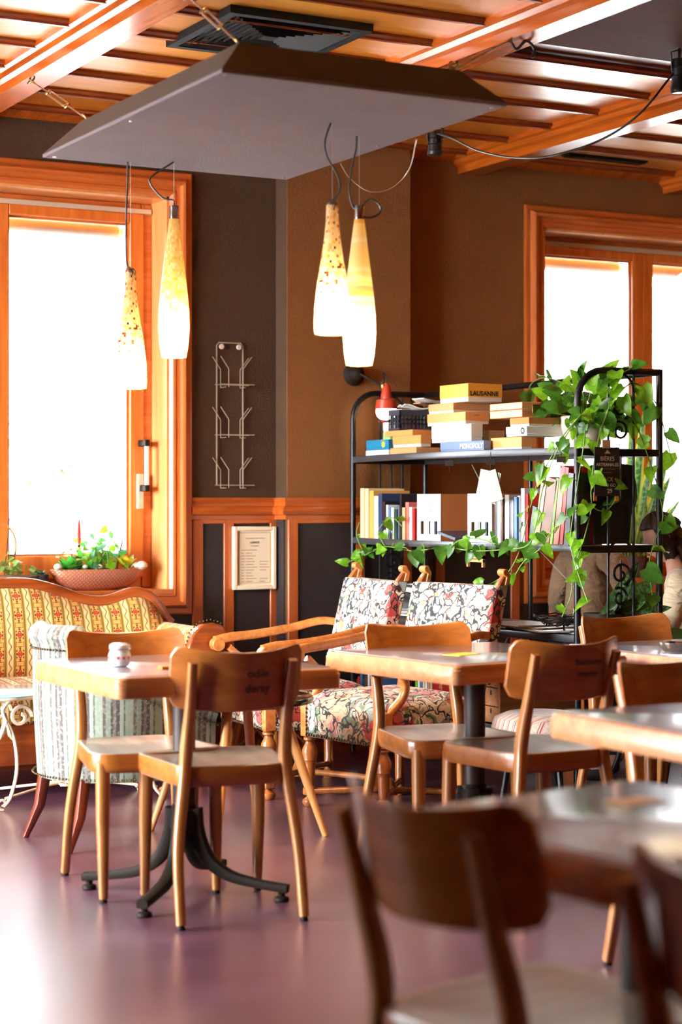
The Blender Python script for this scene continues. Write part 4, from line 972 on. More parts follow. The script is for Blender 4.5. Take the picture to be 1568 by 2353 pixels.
BK = [('tall cream book leaning first at the wall end of the shelf', 829, 838, 1122, 'cream', .2), ('second tall cream book beside the first at the wall end', 838.5, 848, 1123, 'cream', .2), ('thick amber book after the two cream ones', 848.5, 860, 1128, 'amber', .2),
 ('white book with a dark mark, right of the amber one', 860.5, 870, 1140, 'white', .17), ('large navy book with pale lettering on its cover', 870.5, 879, 1134, 'navy', .2), ('black slim book with pale title next to the navy one', 879.5, 886, 1152, 'dark', .17),
 ('white book with blue spine letters', 886.5, 893, 1160, 'white', .15), ('thin blue book among white ones', 893.5, 899, 1165, 'blue', .15), ('off-white paperback behind pothos leaves', 899.5, 906, 1166, 'white', .14), ('dark green paperback behind a hanging leaf', 906.5, 913, 1170, 'green', .14),
 ('slate book next to the dark green paperback', 913.5, 919, 1160, 'slate', .16), ('tall black picture book leaning beside the peach one', 919.5, 924, 1136, 'dark', .2), ('peach coloured paperback between the black picture book and the coral one', 925, 932, 1166, 'peach', .14), ('coral red paperback beside the peach one', 932.5, 941, 1154, 'pink', .16),
 ('white book with a red title by the first carton', 941.5, 948, 1165, 'white', .15), ('deep red slim book touching the first carton', 948.5, 954, 1168, 'red', .15),
 ('grey book right of the second carton', 1133, 1138, 1145, 'grey', .16), ('black book with white spine after the grey one', 1138.5, 1143, 1144, 'dark', .16), ('thick white book in the middle of the shelf', 1143.5, 1152, 1143, 'white', .17), ('thin brown book beside the thick white one', 1152.5, 1156, 1146, 'brown', .16),
 ('black thin book left of the wide white block', 1156.5, 1160, 1143, 'dark', .16), ('wide white book with a red top band', 1161, 1171, 1137, 'white', .17), ('pale violet book beneath trailing leaves', 1172, 1181, 1145, 'violet', .16), ('light blue-white book beneath trailing leaves', 1182, 1189, 1142, 'blue', .15), ('white book left of the tall violet one', 1190, 1197, 1140, 'white', .16), ('tall violet-white book near the red one', 1198, 1207, 1122, 'violet', .17), ('crimson slim book at the end of the upright row', 1208, 1214, 1134, 'red', .17)]
for lab, a, b_, yt, col, dp in BK:
    book(lab, a, b_, yt, col, z, depth=dp, Xf=4.50+.02*((a*7) % 3)/3, title={'navy': 'Atlas', 'green': 'contes'}.get(col) and None, grp=GRP)
for lab, a, b_, yt, col, dp, ln in [('tall black and brown picture book leaning right near the iron end frame', 1240, 1262, 1092, 'brown', .2, 13), ('bright lime green thin book leaning beside the black one', 1264, 1270, 1096, 'lime', .2, 10), ('tall red book leaning, lettered down its spine', 1272, 1284, 1068, 'pink', .2, 9), ('second tall red book leaning at the front of the group', 1286, 1294, 1072, 'red', .2, 8), ('black book leaning against the end frame', 1296, 1308, 1085, 'dark', .1, 7), ('cream magazine leaning behind the brown picture book', 1226, 1238, 1105, 'cream', .2, 13), ('grey-green book leaning first of the slanted group', 1214, 1224, 1160, 'green', .15, 13)]:
    book(lab, a, b_, yt, col, z+.003, depth=dp, Xf=4.52, lean=ln, grp='books leaning at the right end of the middle shelf')
def carton(label, pl, pc, dxx, ytop):
    Xc = 4.50; y0 = atX(pc, 1200, Xc).y; y1 = atX(pl, 1200, Xc).y; h = atX(pc, ytop, Xc).z-z
    t = thing('magazine_carton', label, 'carton', (Xc, y0, z), group=None); D = y1-y0
    m = MB(); n = 3; sw = D/(n*2+1)
    m.box(0, .004, 0, D, h*.42, h); m.box(0, .004, 0, D, 0, .03)
    for k in range(n+1): m.box(0, .004, (2*k)*sw, (2*k+1)*sw, .03, h*.42)
    m.build('slotted_front', mt['white'], t)
    MB().box(.001, dxx, 0, .004, 0, h).build('side_panel', mt['kraft'], t); MB().box(.001, dxx, D-.004, D, 0, h).build('side_panel', mt['kraft'], t); MB().box(dxx-.004, dxx, 0, D, 0, h).build('back_panel', mt['kraft'], t)
    MB().box(.004, dxx-.004, .004, D-.004, 0, .004).build('base_panel', mt['kraft'], t)
    m = MB(); m.box(.02, dxx-.004, .004, D-.004, h-.004, h); m.build('top_flap', mt['white'], t)
    for k in range(3): MB().box(.03, dxx-.03, (2*k+1)*sw+.002, (2*k+2)*sw-.002, .004, h*.6).build('bottle_label', BKM['slate'] if k % 2 else mt['white'], t)
    fy = D/2
    for i, ln in enumerate(('Chardonne', 'Vully', 'Lavaux')): face_text(t, ln, fy, h*.8-i*.035, .028, BKM['grey'])
    return t
carton('white slotted bottle carton with a kraft side, nearer the wall end', 959, 1013, .30, 1135)
carton('white slotted bottle carton standing in the middle of the shelf', 1075, 1131, .2, 1134)
# sheets on the middle shelf between the cartons
o = tag(MB().box(-.09, .09, -.06, .06, 0, .012).build('brochure', BKM['slate']), 'dark brochure sloping on the shelf between the two cartons', 'brochure'); o.location = (4.53, atX(1045, 1245, 4.5).y, z+.022); o.rotation_euler = (R(14), 0, R(12))
# ---- binder clips and clipboard under the top shelf
def clip(lab, px, py=1075):
    p = atX(px, py, 4.43); p.z = S1-.055
    t = thing('binder_clip', lab, 'clip', p, group='black binder clips under the top shelf')
    MB().prism([(-.014, .012), (.014, .012), (.005, -.012), (-.005, -.012)], -.018, .018, AY).build('clip_body', mt['ink'], t)
    MB().tube([(-.004, .0, .012), (-.01, 0, .035), (.01, 0, .035), (.004, 0, .012)], .0016, 6).build('wire_handle', mt['chrome'], t); t.rotation_euler = (0, R(180), R(60)); t.location.z -= -.006
    MB().tube([(0, 0, -.012), (0, 0, -.043)], .002, 6).build('hook', mt['chrome'], t)
    return t
clip('empty black binder clip under the top shelf, nearest the wall', 1033); clip('black binder clip holding the hanging cards', 1128); clip('black binder clip by the leaning red books', 1290)
hc = thing('hanging_cards', 'bundle of pale green-grey cards clipped under the top shelf', 'cards', atX(1128, 1088, 4.43))
for k, (rot, mat, w_) in enumerate(((-12, mt['paper'], .10), (-9, M_('grey_green_card', (160, 166, 140)), .09), (10, BKM['dark'], .06), (16, M_('grey_green_card2', (150, 160, 130)), .07))):
    o = MB().box(-w_/2, w_/2, -.002-.004*k, .001-.004*k, -.125, .01).build('card', mat, hc); o.rotation_euler = (0, R(-rot), 0)
hc.rotation_euler = (0, 0, R(-62)); 
# ---- hanging beer sign and black bag
sg = thing('chalk_sign', 'black hanging sign lettered bieres artisanales, pack to go 29', 'sign'); a = atY(1366, 1027, RY0-.04); b_ = atY(1424, 1140, RY0-.04)
sg.location = (a.x, RY0-.04, b_.z); W_, H_ = b_.x-a.x, a.z-b_.z
MB().box(0, W_, -.003, .003, H_*.0, H_).build('board', mt['ink'], sg, bevel=.001)
MB().box(W_*.3, W_*.62, -.006, .006, H_-.005, H_+.03).build('tape', mt['iv'], sg)
for x in (.0, W_*.86): MB().box(x, x+W_*.13, .003, .006, -.02, .015).build('peg', mt['sash'], sg)
mw = plain('chalk_white', c255(214, 206, 196), .7)
for txt, zz, sz in (('BIÈRES', .76, .025), ('ARTISANALES', .64, .0185), ('PACK', .34, .024), ('TO GO', .22, .018), ('29', .1, .026)):
    lettering(txt, sz, lambda p_, q_: Vector((W_*.5+p_+(.0 if zz > .3 else .012), -.0042, H_*zz+q_)), mw, sg, .0004)
m = MB(); m.box(W_*.2, W_*.8, -.0042, -.0036, H_*.55, H_*.555); m.box(W_*.3, W_*.7, -.0042, -.0036, H_*.48, H_*.484); m.add([(W_*.5, -.0042, H_*.95), (W_*.38, -.0042, H_*.87), (W_*.62, -.0042, H_*.87)], [(0, 1, 2)]); m.build('rule', mw, sg, fix=False)
bag = thing('black_bag', 'black cloth bag hanging behind the beer sign', 'bag', (0, 0, 0)); a = atY(1343, 1070, RY0+.05); b_ = atY(1448, 1240, RY0+.05)
def bagf(u, v, s_):
    x = lerp(a.x+.005, b_.x, u); zt = a.z+.0*u; z_ = lerp(S2+.005, a.z, v); x = lerp((a.x+b_.x)/2-.02, x, .78+.22*v)
    return Vector((x, RY0+.012+(.035 if s_ else .0)*(math.sin(math.pi*min(.98, max(.02, u)))**.5)+.006*math.sin(u*9), z_+.01*math.sin(u*3)*v))
MB().slab(bagf, 12, 10, .05).build('bag_body', plain('black_cloth', c255(20, 20, 24), .85), bag, ang=60)
MB().tube(spline([(b_.x-.02, RY0+.06, a.z-.01), (b_.x+.02, RY0+.05, a.z-.05), (b_.x+.03, RY0+.05, a.z-.14), (b_.x+.005, RY0+.05, a.z-.2)], 5), .006, 8).build('strap', mt['cable'], bag)
# ---- miniature wooden easel hanging under the middle shelf
es = thing('mini_easel', 'small pale wooden easel hanging under the middle shelf', 'easel'); a = atX(1075, 1262, 4.5); b_ = atX(1113, 1304, 4.5)
L = a.y-b_.y; es.location = (4.5, b_.y, b_.z); zt = S2-.012-b_.z
for y in (0, L-.012): MB().box(-.006, .006, y, y+.012, 0, zt).build('easel_leg', mt['pale'], es)
MB().box(-.008, .008, 0, L, .022, .034).build('crossbar', mt['pale'], es); MB().box(-.006, .006, .0, L, zt-.06, zt-.045).build('crossbar', mt['pale'], es); MB().box(-.003, .003, .015, L-.015, .04, zt-.06).build('back_board', mt['gt'], es)
# ---- lower shelf (table height): magazines, wire basket, glass, helmets
z = S3; rnd = random.Random(3)
mt['print'] = None
def magmat(n, seed):
    m, nt, b = newmat(n); v = mapped(nt, (14, 60, 1), loc=(seed, seed*2, 0)); f = nd(nt, 'TexNoise', {'Vector': v, 'Scale': 1.0, 'Detail': 2.0}).outputs[0]
    nt.links.new(ramp(nt, f, [(0, c255(240, 240, 238)), (.56, c255(240, 240, 238)), (.6, c255(90, 90, 100)), (.68, c255(222, 222, 222))], 'CONSTANT'), b.inputs['Base Color']); b.inputs['Roughness'].default_value = .3; return m
mms = [magmat('magazine_print', 1.3), magmat('magazine_print_b', 7.1), magmat('magazine_print_c', 3.7)]
mg = [('open white magazine nearest the right end of the low rack shelf', 1300, 4.66, 20), ('magazine with dark lettering lying beside the wire nest', 1262, 4.58, -12), ('magazine fanned in the middle of the low rack shelf', 1236, 4.60, 8), ('magazine overlapping the fanned one towards the armchair', 1205, 4.57, -6), ('magazine behind the overlapping ones on the low rack shelf', 1185, 4.72, 18), ('magazine closest to the second armchair back', 1160, 4.58, 4), ('magazine just visible between the two armchair backs', 938, 4.58, 10), ('magazine under the one seen between the armchair backs', 925, 4.62, -14)]
for k, (lab, px, X, rz) in enumerate(mg):
    p = atX(px, 1430, X); m = MB(); m.box(-.105, .105, -.145, .145, 0, .006); t = thing('magazine', lab, 'magazine', (X, p.y, z+.0075*(k % 4)+.001), R(rz))
    m.build('cover', mms[k % 3], t); MB().box(-.1055, .1, -.1455, .1455, .0012, .0048).build('page_block', mt['pages'], t)
ns = thing('wire_nest', 'tangled black wire nest bowl on the low shelf beside the glass', 'bowl'); ns.location = (4.56, atX(1282, 1405, 4.56).y, z+.03)
for k in range(9):
    m = MB(); ph = rnd.random()*6; rr0 = .05+.0065*k
    m.tube([(rr0*math.cos(R(15*i)+ph)*(1+.08*math.sin(i+k)), rr0*math.sin(R(15*i)+ph), .008+.0048*k+.005*math.sin(i*1.7+k)) for i in range(24)], .0026, 5, closed=True); m.build('wire_coil', mt['ink'], ns)
gl = thing('water_glass', 'clear drinking glass of water on the low rack shelf', 'glass', (4.60, atX(1311, 1400, 4.60).y, z+.008))
mt['clear'] = glassmat('clear_glass', (.95, .97, .97, 1))
MB().lathe([(.001, .0), (.028, 0), (.030, .01), (.036, .095), (.034, .095), (.028, .014), (.001, .012)], seg=24).build('tumbler', mt['clear'], gl)
MB().lathe([(.001, .013), (.0275, .0145), (.0325, .07), (.001, .07)], seg=24).build('water', glassmat('water', (.9, .95, .96, 1)), gl)
def helmet(lab, px, py, X, shellm, stripm):
    p = atX(px, py, X); t = thing('bike_helmet', lab, 'helmet', (p.x, p.y, z), R(-60))
    zt = .165; rx, ry = .13, .095
    m = MB(); m.lathe([(.001, .11), (.05, .104), (.08, .085), (.095, .05), (.098, .02), (.088, .02), (.07, .07), (.001, .095)], (0, 0, 0), 20, sx=1.28); m.build('inner_shell', mt['ink'], t)
    for k in range(-3, 4):
        y = k*.026; w_ = math.sqrt(max(.02, 1-(y/.11)**2)); pts = [(rx*w_*math.cos(R(a)), y*1.05, .02+.118*w_*math.sin(R(a))) for a in range(0, 181, 15)]
        MB().tube(pts, [.008]+[.0125]*11+[.008], 8).build('rib', stripm if k % 2 else shellm, t)
    MB().tube([(rx*1.0*math.cos(R(15*i)), ry*1.05*math.sin(R(15*i)), .02) for i in range(24)], .012, 8, closed=True).build('rim', shellm, t)
    MB().tube(spline([(.06, .09, .02), (.03, .085, -.0+.01), (-.03, .09, .012), (-.06, .09, .02)], 4), .003, 6).build('chin_strap', mt['cable'], t)
    return t
helmet('white and black cycle helmet hanging behind the armchair gap', 946, 1400, 4.72, mt['white'], mt['ink'])
helmet('black cycle helmet with white trim behind the second armchair', 1012, 1400, 4.72, mt['ink'], mt['white'])
# ---- bottom shelf: wooden crate, children's books, bag
z = S4
wc = thing('wooden_crate', 'old wooden crate with a hand hole on the lowest rack shelf', 'crate', (4.50, 0, z)); y0 = atX(1145, 1650, 4.5).y; y1 = atX(1085, 1600, 4.5).y
wc.location.y = y0; D = y1-y0; mt['crate'] = wood('weathered_crate_wood', c255(150, 90, 48), c255(196, 134, 84), 0, .6, 0)
hh = .24
for k in range(3): MB().box(0, .012, 0, D, k*.082, k*.082+.078).build('plank', mt['crate'], wc, bevel=.002); MB().box(.40, .412, 0, D, k*.082, k*.082+.078).build('plank', mt['crate'], wc, bevel=.002)
hole = [(.0, 0), (.41, 0), (.41, hh), (.27, hh+.03), (.14, hh+.03), (0, hh)]
m = MB(); m.box(0, .412, -.014, 0, 0, hh-.055); m.box(0, .14, -.014, 0, hh-.055, hh-.0); m.box(.27, .412, -.014, 0, hh-.055, hh); m.box(.13, .28, -.014, 0, hh-.012, hh+.02); m.build('end_board', mt['crate'], wc, bevel=.003)
MB().box(0, .412, D, D+.014, 0, hh).build('end_board', mt['crate'], wc, bevel=.003); MB().box(0, .412, 0, D, 0, .01).build('bottom_board', mt['crate'], wc)
m = MB()
for y in (.05, D*.5, D-.05):
    for zz in (.05, .13, .2): m.box(-.001, .001, y, y+.012, zz, zz+.02)
m.build('stencil_mark', mt['ink'], wc)
pb = thing('paper_bag', 'white paper bag with pink cord handles in the wooden crate', 'bag', (4.60, y0+.08, z+.012))
MB().slab(lambda u, v, s_: Vector((lerp(0, .2, u), .1 if s_ else 0, lerp(0, .24, v)+.006*math.sin(u*8)*v)), 6, 6, .1).build('bag_body', mt['white'], pb, bevel=.004)
for s_ in (0, .1): MB().tube(spline([(.05, s_, .23), (.06, s_+.01, .32), (.1, s_+.02, .36), (.14, s_+.01, .32), (.15, s_, .23)], 5), .003, 6).build('cord_handle', plain('pink_cord', c255(206, 150, 180), .6), pb)
low = [('slate', 'thin slate'), ('red', 'deep red'), ('navy', 'navy blue'), ('white', 'white'), ('red', 'scarlet'), ('blue', 'pale blue'), ('teal', 'dark teal'), ('brown', 'brown'), ('white', 'cream'), ('blue', 'mid blue')]
px = 800
for k, (cc, nm_) in enumerate(low):
    book('%s picture book low on the bottom shelf, seen under the first armchair arm' % nm_, px, px+5, 1560-(k % 3)*6, cc, S4, Xf=4.56, depth=.2, grp='low books under the first armchair'); px += 5.7
low2 = [('lime', 'yellow green'), ('white', 'white'), ('blue', 'blue'), ('cream', 'cream'), ('white', 'pale grey'), ('peach', 'peach'), ('cream', 'buff'), ('brown', 'brown'), ('peach', 'salmon')]
px = 955
for k, (cc, nm_) in enumerate(low2):
    book('%s children book on the bottom shelf, seen beneath the second armchair back' % nm_, px, px+5, 1565-(k % 3)*5, cc, S4, Xf=4.56, depth=.2, grp='low books beneath the second armchair back'); px += 5.7
o = thing('board_book', 'dark red board book with a number four on its cover on the bottom shelf', 'book', (4.54, atX(1040, 1600, 4.54).y, S4)); 
MB().box(0, .02, 0, .17, 0, .2).build('cover', BKM['red'], o, bevel=.002); face_text(o, '4', .1, .12, .07, mt['gt'], .001); face_text(o, 'à partir de', .09, .17, .02, mt['white'])
# ------------------------------------------------------------------ suspended board, chains, pendants
hb = thing('hanging_board', 'large dark grey board with sloping brown sides hung under the wooden ceiling', 'board', (2.72, 5.6, 2.45))
bx0, bx1, by0, by1 = 2.24-2.72, 3.2-2.72, 4.85-5.6, 6.35-5.6; ins = .105; hz = .12
MB().box(bx0, bx1, by0, by1, 0, .012).build('underside', mt['pboard'], hb, bevel=.002)
ro = [(bx0, by0), (bx1, by0), (bx1, by1), (bx0, by1)]; ri = [(bx0+ins, by0+ins), (bx1-ins, by0+ins), (bx1-ins, by1-ins), (bx0+ins, by1-ins)]
for i in range(4):
    a, b_, c, d = ro[i], ro[(i+1) % 4], ri[(i+1) % 4], ri[i]
    MB().add([(*a, .0122), (*b_, .0122), (*c, hz), (*d, hz), (a[0]*.97, a[1]*.98, .0122), (b_[0]*.97, b_[1]*.98, .0122), (c[0]*.96, c[1]*.97, hz-.012), (d[0]*.96, d[1]*.97, hz-.012)], [(0, 1, 2, 3), (7, 6, 5, 4), (0, 4, 5, 1), (1, 5, 6, 2), (2, 6, 7, 3), (3, 7, 4, 0)]).build('side_panel', mt['pside'], hb)
MB().box(ri[0][0], ri[1][0], ri[0][1], ri[2][1], hz-.012, hz).build('top_panel', mt['pside'], hb)
for x in (bx0+.03, bx1-.03):
    for y in (by0+.04, 0, by1-.04):
        MB().lathe([(.001, -.002), (.006, -.0015), (.007, 0), (.001, 0)], (x, y, 0), 10).build('screw', mt['chrome'], hb)
def chain(lab, p0, p1, cable=False):
    p0, p1 = Vector(p0), Vector(p1); d = (p1-p0); L = d.length; u = d/L; n = u.orthogonal().normalized()
    t = thing('turnbuckle_chain', lab, 'chain', p0, group='turnbuckle hangers of the dark board')
    P = lambda k: u*L*k
    def ring(k, r, ax): b2 = u.cross(ax).normalized(); return [P(k)+u*(r*math.cos(R(30*i)))+ax*(r*math.sin(R(30*i))) for i in range(12)]
    MB().tube([P(0), P(.1)], .004, 8).build('hook_screw', mt['brass'], t)
    MB().tube(ring(.03, .018, n), .0035, 6, closed=True).build('eye_ring', mt['brass'], t)
    MB().tube([P(.1), P(.35)], .003, 8).build('rod', mt['brass'], t)
    for s in (-1, 1): MB().tube([P(.35), P(.37)+n*.009*s, P(.63)+n*.009*s, P(.65)], .004, 8).build('turnbuckle_side', mt['brass'], t)
    MB().tube([P(.65), P(.92)], .003, 8).build('rod', mt['brass'], t)
    for k in (.34, .66): MB().tube(ring(k, .012, n), .0035, 6, closed=True).build('eye_ring', mt['brass'], t)
    MB().tube(ring(.95, .02, u.cross(n)), .0035, 6, closed=True).build('eye_ring', mt['brass'], t)
    return t
cZ = 2.45+hz-.002; bc = lambda i: (ri[i][0]+2.72, ri[i][1]+5.6, cZ)
Zb = ZC-.098
k0 = atZ(68, 183, Zb); chain('turnbuckle hanger at the corner of the board nearest the left window', k0, (bc(3)[0]+.02, bc(3)[1]-.03, cZ))
k1 = atZ(1172, 92, Zb); chain('turnbuckle hanger at the right corner of the board, tied with black cable', k1, (bc(1)[0]-.02, bc(1)[1]+.03, cZ))
k2 = atZ(428, -12, Zb); chain('turnbuckle hanger at the near corner of the board by the air grille', k2, (bc(0)[0]+.02, bc(0)[1]+.03, cZ))
k3 = (3.93, 6.3, Zb); chain('turnbuckle hanger behind the far corner of the board', k3, (bc(2)[0]-.02, bc(2)[1]-.03, cZ))
o = tag(MB().tube(spline([k1, k1+Vector((.03, 0, -.03)), k1+Vector((.06, -.02, .0)), k1+Vector((.09, -.03, -.03)), k1+Vector((.08, -.03, -.06)), k1+Vector((.1, -.02, -.04))], 5), .006, 8).build('cable_knot', mt['cable']), 'short knotted black cable tied at the ceiling hook right of the board', 'cable')
# ---- glass shades
def shade_mat(name, kind):
    m, nt, b = newmat(name); nt.nodes.remove(b); out = nt.nodes['Material Output']
    sep = nd(nt, 'SeparateXYZ', {0: coords(nt, 'UV')}); u, v = sep.outputs[0], sep.outputs[1]
    CRm = (1.0, .80, .50, 1)
    if kind == 'stripe':
        wv = nd(nt, 'TexWhiteNoise', {'W': mth(nt, 'FLOOR', mth(nt, 'MULTIPLY', v, 30.0))}, noise_dimensions='1D').outputs[0]
        c = ramp(nt, wv, [(0, (.9, .64, .28, 1)), (.45, (.88, .46, .12, 1)), (.6, (.9, .72, .42, 1)), (.85, (.75, .36, .16, 1))], 'CONSTANT')
    else:
        gu = mth(nt, 'FLOOR', mth(nt, 'MULTIPLY', u, 30.0)); gv = mth(nt, 'FLOOR', mth(nt, 'MULTIPLY', v, 46.0))
        wn = nd(nt, 'TexWhiteNoise', {'Vector': nd(nt, 'CombineXYZ', {0: gu, 1: gv, 2: 0.0}).outputs[0]}, noise_dimensions='2D').outputs[0]
        if kind == 'mosaic': st = [(0, (.9, .66, .34, 1)), (.42, (.9, .5, .14, 1)), (.66, (.9, .74, .5, 1)), (.82, (.8, .36, .12, 1)), (.91, (.34, .05, .03, 1)), (.96, (.08, .015, .015, 1))]
        else: st = [(0, (.9, .62, .24, 1)), (.45, (.9, .5, .12, 1)), (.75, (.9, .74, .44, 1))]
        c = ramp(nt, wn, st, 'CONSTANT')

    tr = nd(nt, 'BsdfTranslucent', {'Color': c}); df = nd(nt, 'BsdfDiffuse', {'Color': c}); gz = nd(nt, 'BsdfGlossy', {'Color': (1, 1, 1, 1), 'Roughness': .15})
    mx = nd(nt, 'MixShader', {0: .35, 1: tr.outputs[0], 2: df.outputs[0]}); fr = nd(nt, 'Fresnel', {'IOR': 1.3})
    m2 = nd(nt, 'MixShader', {0: fr.outputs[0], 1: mx.outputs[0], 2: gz.outputs[0]}); nt.links.new(m2.outputs[0], out.inputs[0]); return m
bulbm = emis('warm_bulb', (1, .72, .38, 1), 30)
def pendant(lab, px_top, py_top, px, py0, py1, prof, kind, cordpts, cap):
    top = atZ(px_top, py_top, 2.449); q = ray(px, py0); d = (top.x*SN+top.y*CS)
    z0 = H+q.z*d; z1 = H+ray(px, py1).z*d; base = ray(px, py0)*d
    loc = Vector((base.x, base.y, z0)); L = z0-z1
    t = thing('pendant_lamp', lab, 'lamp', loc, group=None)
    pr = [(r, -L*k) for r, k in prof]
    m = MB(); m.lathe_uv(pr[::-1], seg=32); 
    sh = m.build('glass_shade', shade_mat('glass_'+kind, kind) if 'glass_'+kind not in bpy.data.materials else bpy.data.materials['glass_'+kind], t, ang=180)
    if cap == 'tube': MB().lathe([(.017, -.002), (.017, .042), (.0165, .044), (.004, .044), (.001, .046)], seg=20).build('cap', mt['chrome'], t)
    else: MB().lathe([(.019, -.004), (.02, .004), (.014, .014), (.006, .018), (.001, .019)], seg=20).build('cap', mt['chrome'], t)
    zc = .044 if cap == 'tube' else .018
    pts = [Vector((0, 0, zc-.002))]+[ray(a, b_)*d+Vector((0, 0, H))-loc for a, b_ in cordpts]+[top-loc]
    MB().tube(spline(pts, 7), .0032, 8).build('cord', mt['cable'], t)
    MB().tube([Vector((0, 0, zc)), Vector((0, 0, 2.449-z0))], .0008, 5).build('steel_wire', mt['wire'], t)
    MB().lathe([(.001, -L*.68), (.012, -L*.69), (.022, -L*.76), (.02, -L*.80), (.001, -L*.83)], seg=14).build('bulb', bulbm, t)
    l = bpy.data.lights.new('bulb_light', 'POINT'); l.energy = 38; l.color = (1, .70, .38); l.shadow_soft_size = .03
    lo = bpy.data.objects.new('bulb_light', l); SC.collection.objects.link(lo); lo.parent = t; lo.location = (0, 0, -L*.86)
    return t
P1 = [(.0195, 0), (.021, .12), (.026, .25), (.036, .42), (.048, .6), (.056, .78), (.0585, .92), (.0575, 1.0)]
P2 = [(.0165, 0), (.022, .08), (.034, .28), (.046, .48), (.054, .66), (.055, .78), (.05, .92), (.043, 1.0)]
pendant('short mosaic glass pendant hanging in front of the left window pane', 293, 372, 300, 627, 893, P1, 'mosaic', [(291, 600), (290, 500), (293, 420)], 'dome')
pendant('long pale mosaic pendant overlapping the right casing of the left window', 400, 372, 400, 502, 822, P2, 'pale', [(398, 460), (375, 455), (347, 425), (350, 405)], 'tube')
pendant('mosaic glass pendant with dark tiles in front of the striped one', 760, 283, 764, 472, 768, P1, 'mosaic', [(776, 450), (782, 425), (772, 395), (752, 360), (747, 325)], 'dome')
pendant('long horizontally striped glass pendant in front of the pilaster', 820, 313, 826, 503, 840, P2, 'stripe', [(828, 478), (850, 458), (872, 470), (872, 490), (845, 500), (815, 480), (803, 440), (808, 390), (818, 345)], 'tube')
o = tag(MB().tube(spline([atZ(783, 376, 2.449), atY(805, 410, 6.2), atY(850, 440, 6.2), atY(900, 432, 6.2), atY(940, 390, 6.1), atZ(957, 320, 2.46)], 7), .0022, 6).build('cable', mt['wire']), 'thin loose cable looping below the far edge of the hanging board', 'cable')
# round white globe lamp at the right edge
gp = thing('globe_lamp', 'round white glass globe lamp cut by the right picture edge', 'lamp', ray(1621, 694)*5.6+Vector((0, 0, H)))
ogl = MB().lathe([(.001, -.11)]+[(.11*math.sin(R(a)), -.11*math.cos(R(a))) for a in range(12, 170, 12)]+[(.02, .109)], seg=28).build('globe', shade_mat('opal_glass', 'pale'), gp, ang=180)
nt = bpy.data.materials['opal_glass'].node_tree
for n in nt.nodes:
    if n.bl_idname in ('ShaderNodeBsdfTranslucent', 'ShaderNodeBsdfDiffuse'):
        for l in list(n.inputs['Color'].links): nt.links.remove(l)
        n.inputs['Color'].default_value = (1, .95, .88, 1)
MB().lathe([(.02, .1), (.026, .11), (.026, .14), (.001, .15)], seg=16).build('cap', mt['chrome'], gp)
MB().tube([(0, 0, .14), (0, 0, ZC-gp.location.z)], .004, 8).build('cord', mt['cable'], gp)
l = bpy.data.lights.new('bulb_light', 'POINT'); l.energy = 20; l.color = (1, .78, .5); l.shadow_soft_size = .04; lo = bpy.data.objects.new('bulb_light', l); SC.collection.objects.link(lo); lo.parent = gp
for lab, loc in (('round white globe lamp added as unseen fill, left of the camera', (-.4, .4, 2.25)), ('round white globe lamp added as unseen fill, right of the camera', (1.4, -.6, 2.25)), ('round white globe lamp added as unseen fill, far right of the camera', (3.6, .8, 2.25))):  # out-of-view globe lamps, added as warm fill for the chair backs
    g_ = dup(gp, lab, loc, group='white globe lamps')
    for ch in g_.children:
        if ch.name.startswith('cord'): ch.scale = (1, 1, (ZC-2.25)/(ZC-gp.location.z))
    for ch in g_.children:
        if ch.type == 'LIGHT': ch.data = ch.data.copy(); ch.data.energy = 130
gp['group'] = 'white globe lamps'
# ------------------------------------------------------------------ air grille, slot vent, spotlights
c = [atZ(378, 100, ZC), atZ(510, 14, ZC), atZ(835, 55, ZC), atZ(740, 118, ZC)]; cx = sum(p.x for p in c)/4; cy = sum(p.y for p in c)/4
sz = .30
vt = thing('air_grille', 'square black four-way air grille set in the ceiling above the board', 'vent', (cx, cy, ZC-.0))
mv = plain('black_grille', c255(22, 20, 20), .75, spec=.1)
def ringbox(name, r0, r1, z0, z1, tilt=0):
    m = MB(); o_ = [(-r0, -r0), (r0, -r0), (r0, r0), (-r0, r0)]; i_ = [(-r1, -r1), (r1, -r1), (r1, r1), (-r1, r1)]
    m.loft([[Vector((*p, z1)) for p in o_], [Vector((*p, z0)) for p in o_], [Vector((*p, z0-tilt)) for p in i_], [Vector((*p, z1-tilt)) for p in i_]], closed=True); m.build(name, mv, vt, ang=20)
ringbox('frame', sz, sz-.035, -.03, 0)
for k in range(9): ringbox('louvre', sz-.04-k*.026, sz-.055-k*.026, -.028, -.018, tilt=-.010)
MB().box(-.03, .03, -.03, .03, -.026, -.006).build('centre_plate', mv, vt)
MB().box(-sz+.03, sz-.03, -sz+.03, sz-.03, -.004, 0).build('backing', mt['ink'], vt)
a = atZ(1300, 352, ZC); b_ = atZ(1480, 372, ZC); sv = thing('slot_vent', 'narrow black slot vent in the ceiling near the right window', 'vent', ((a.x+b_.x)/2, (a.y+b_.y)/2, ZC-.01)); L = abs(b_.x-a.x)/2
MB().box(-L, L, -.035, .035, 0, .01).build('frame', mv, sv, bevel=.002)
for k in range(-3, 4): MB().box(-L+.01, L-.01, k*.009-.0025, k*.009+.0025, -.006, 0).build('slat', mt['iron'], sv)
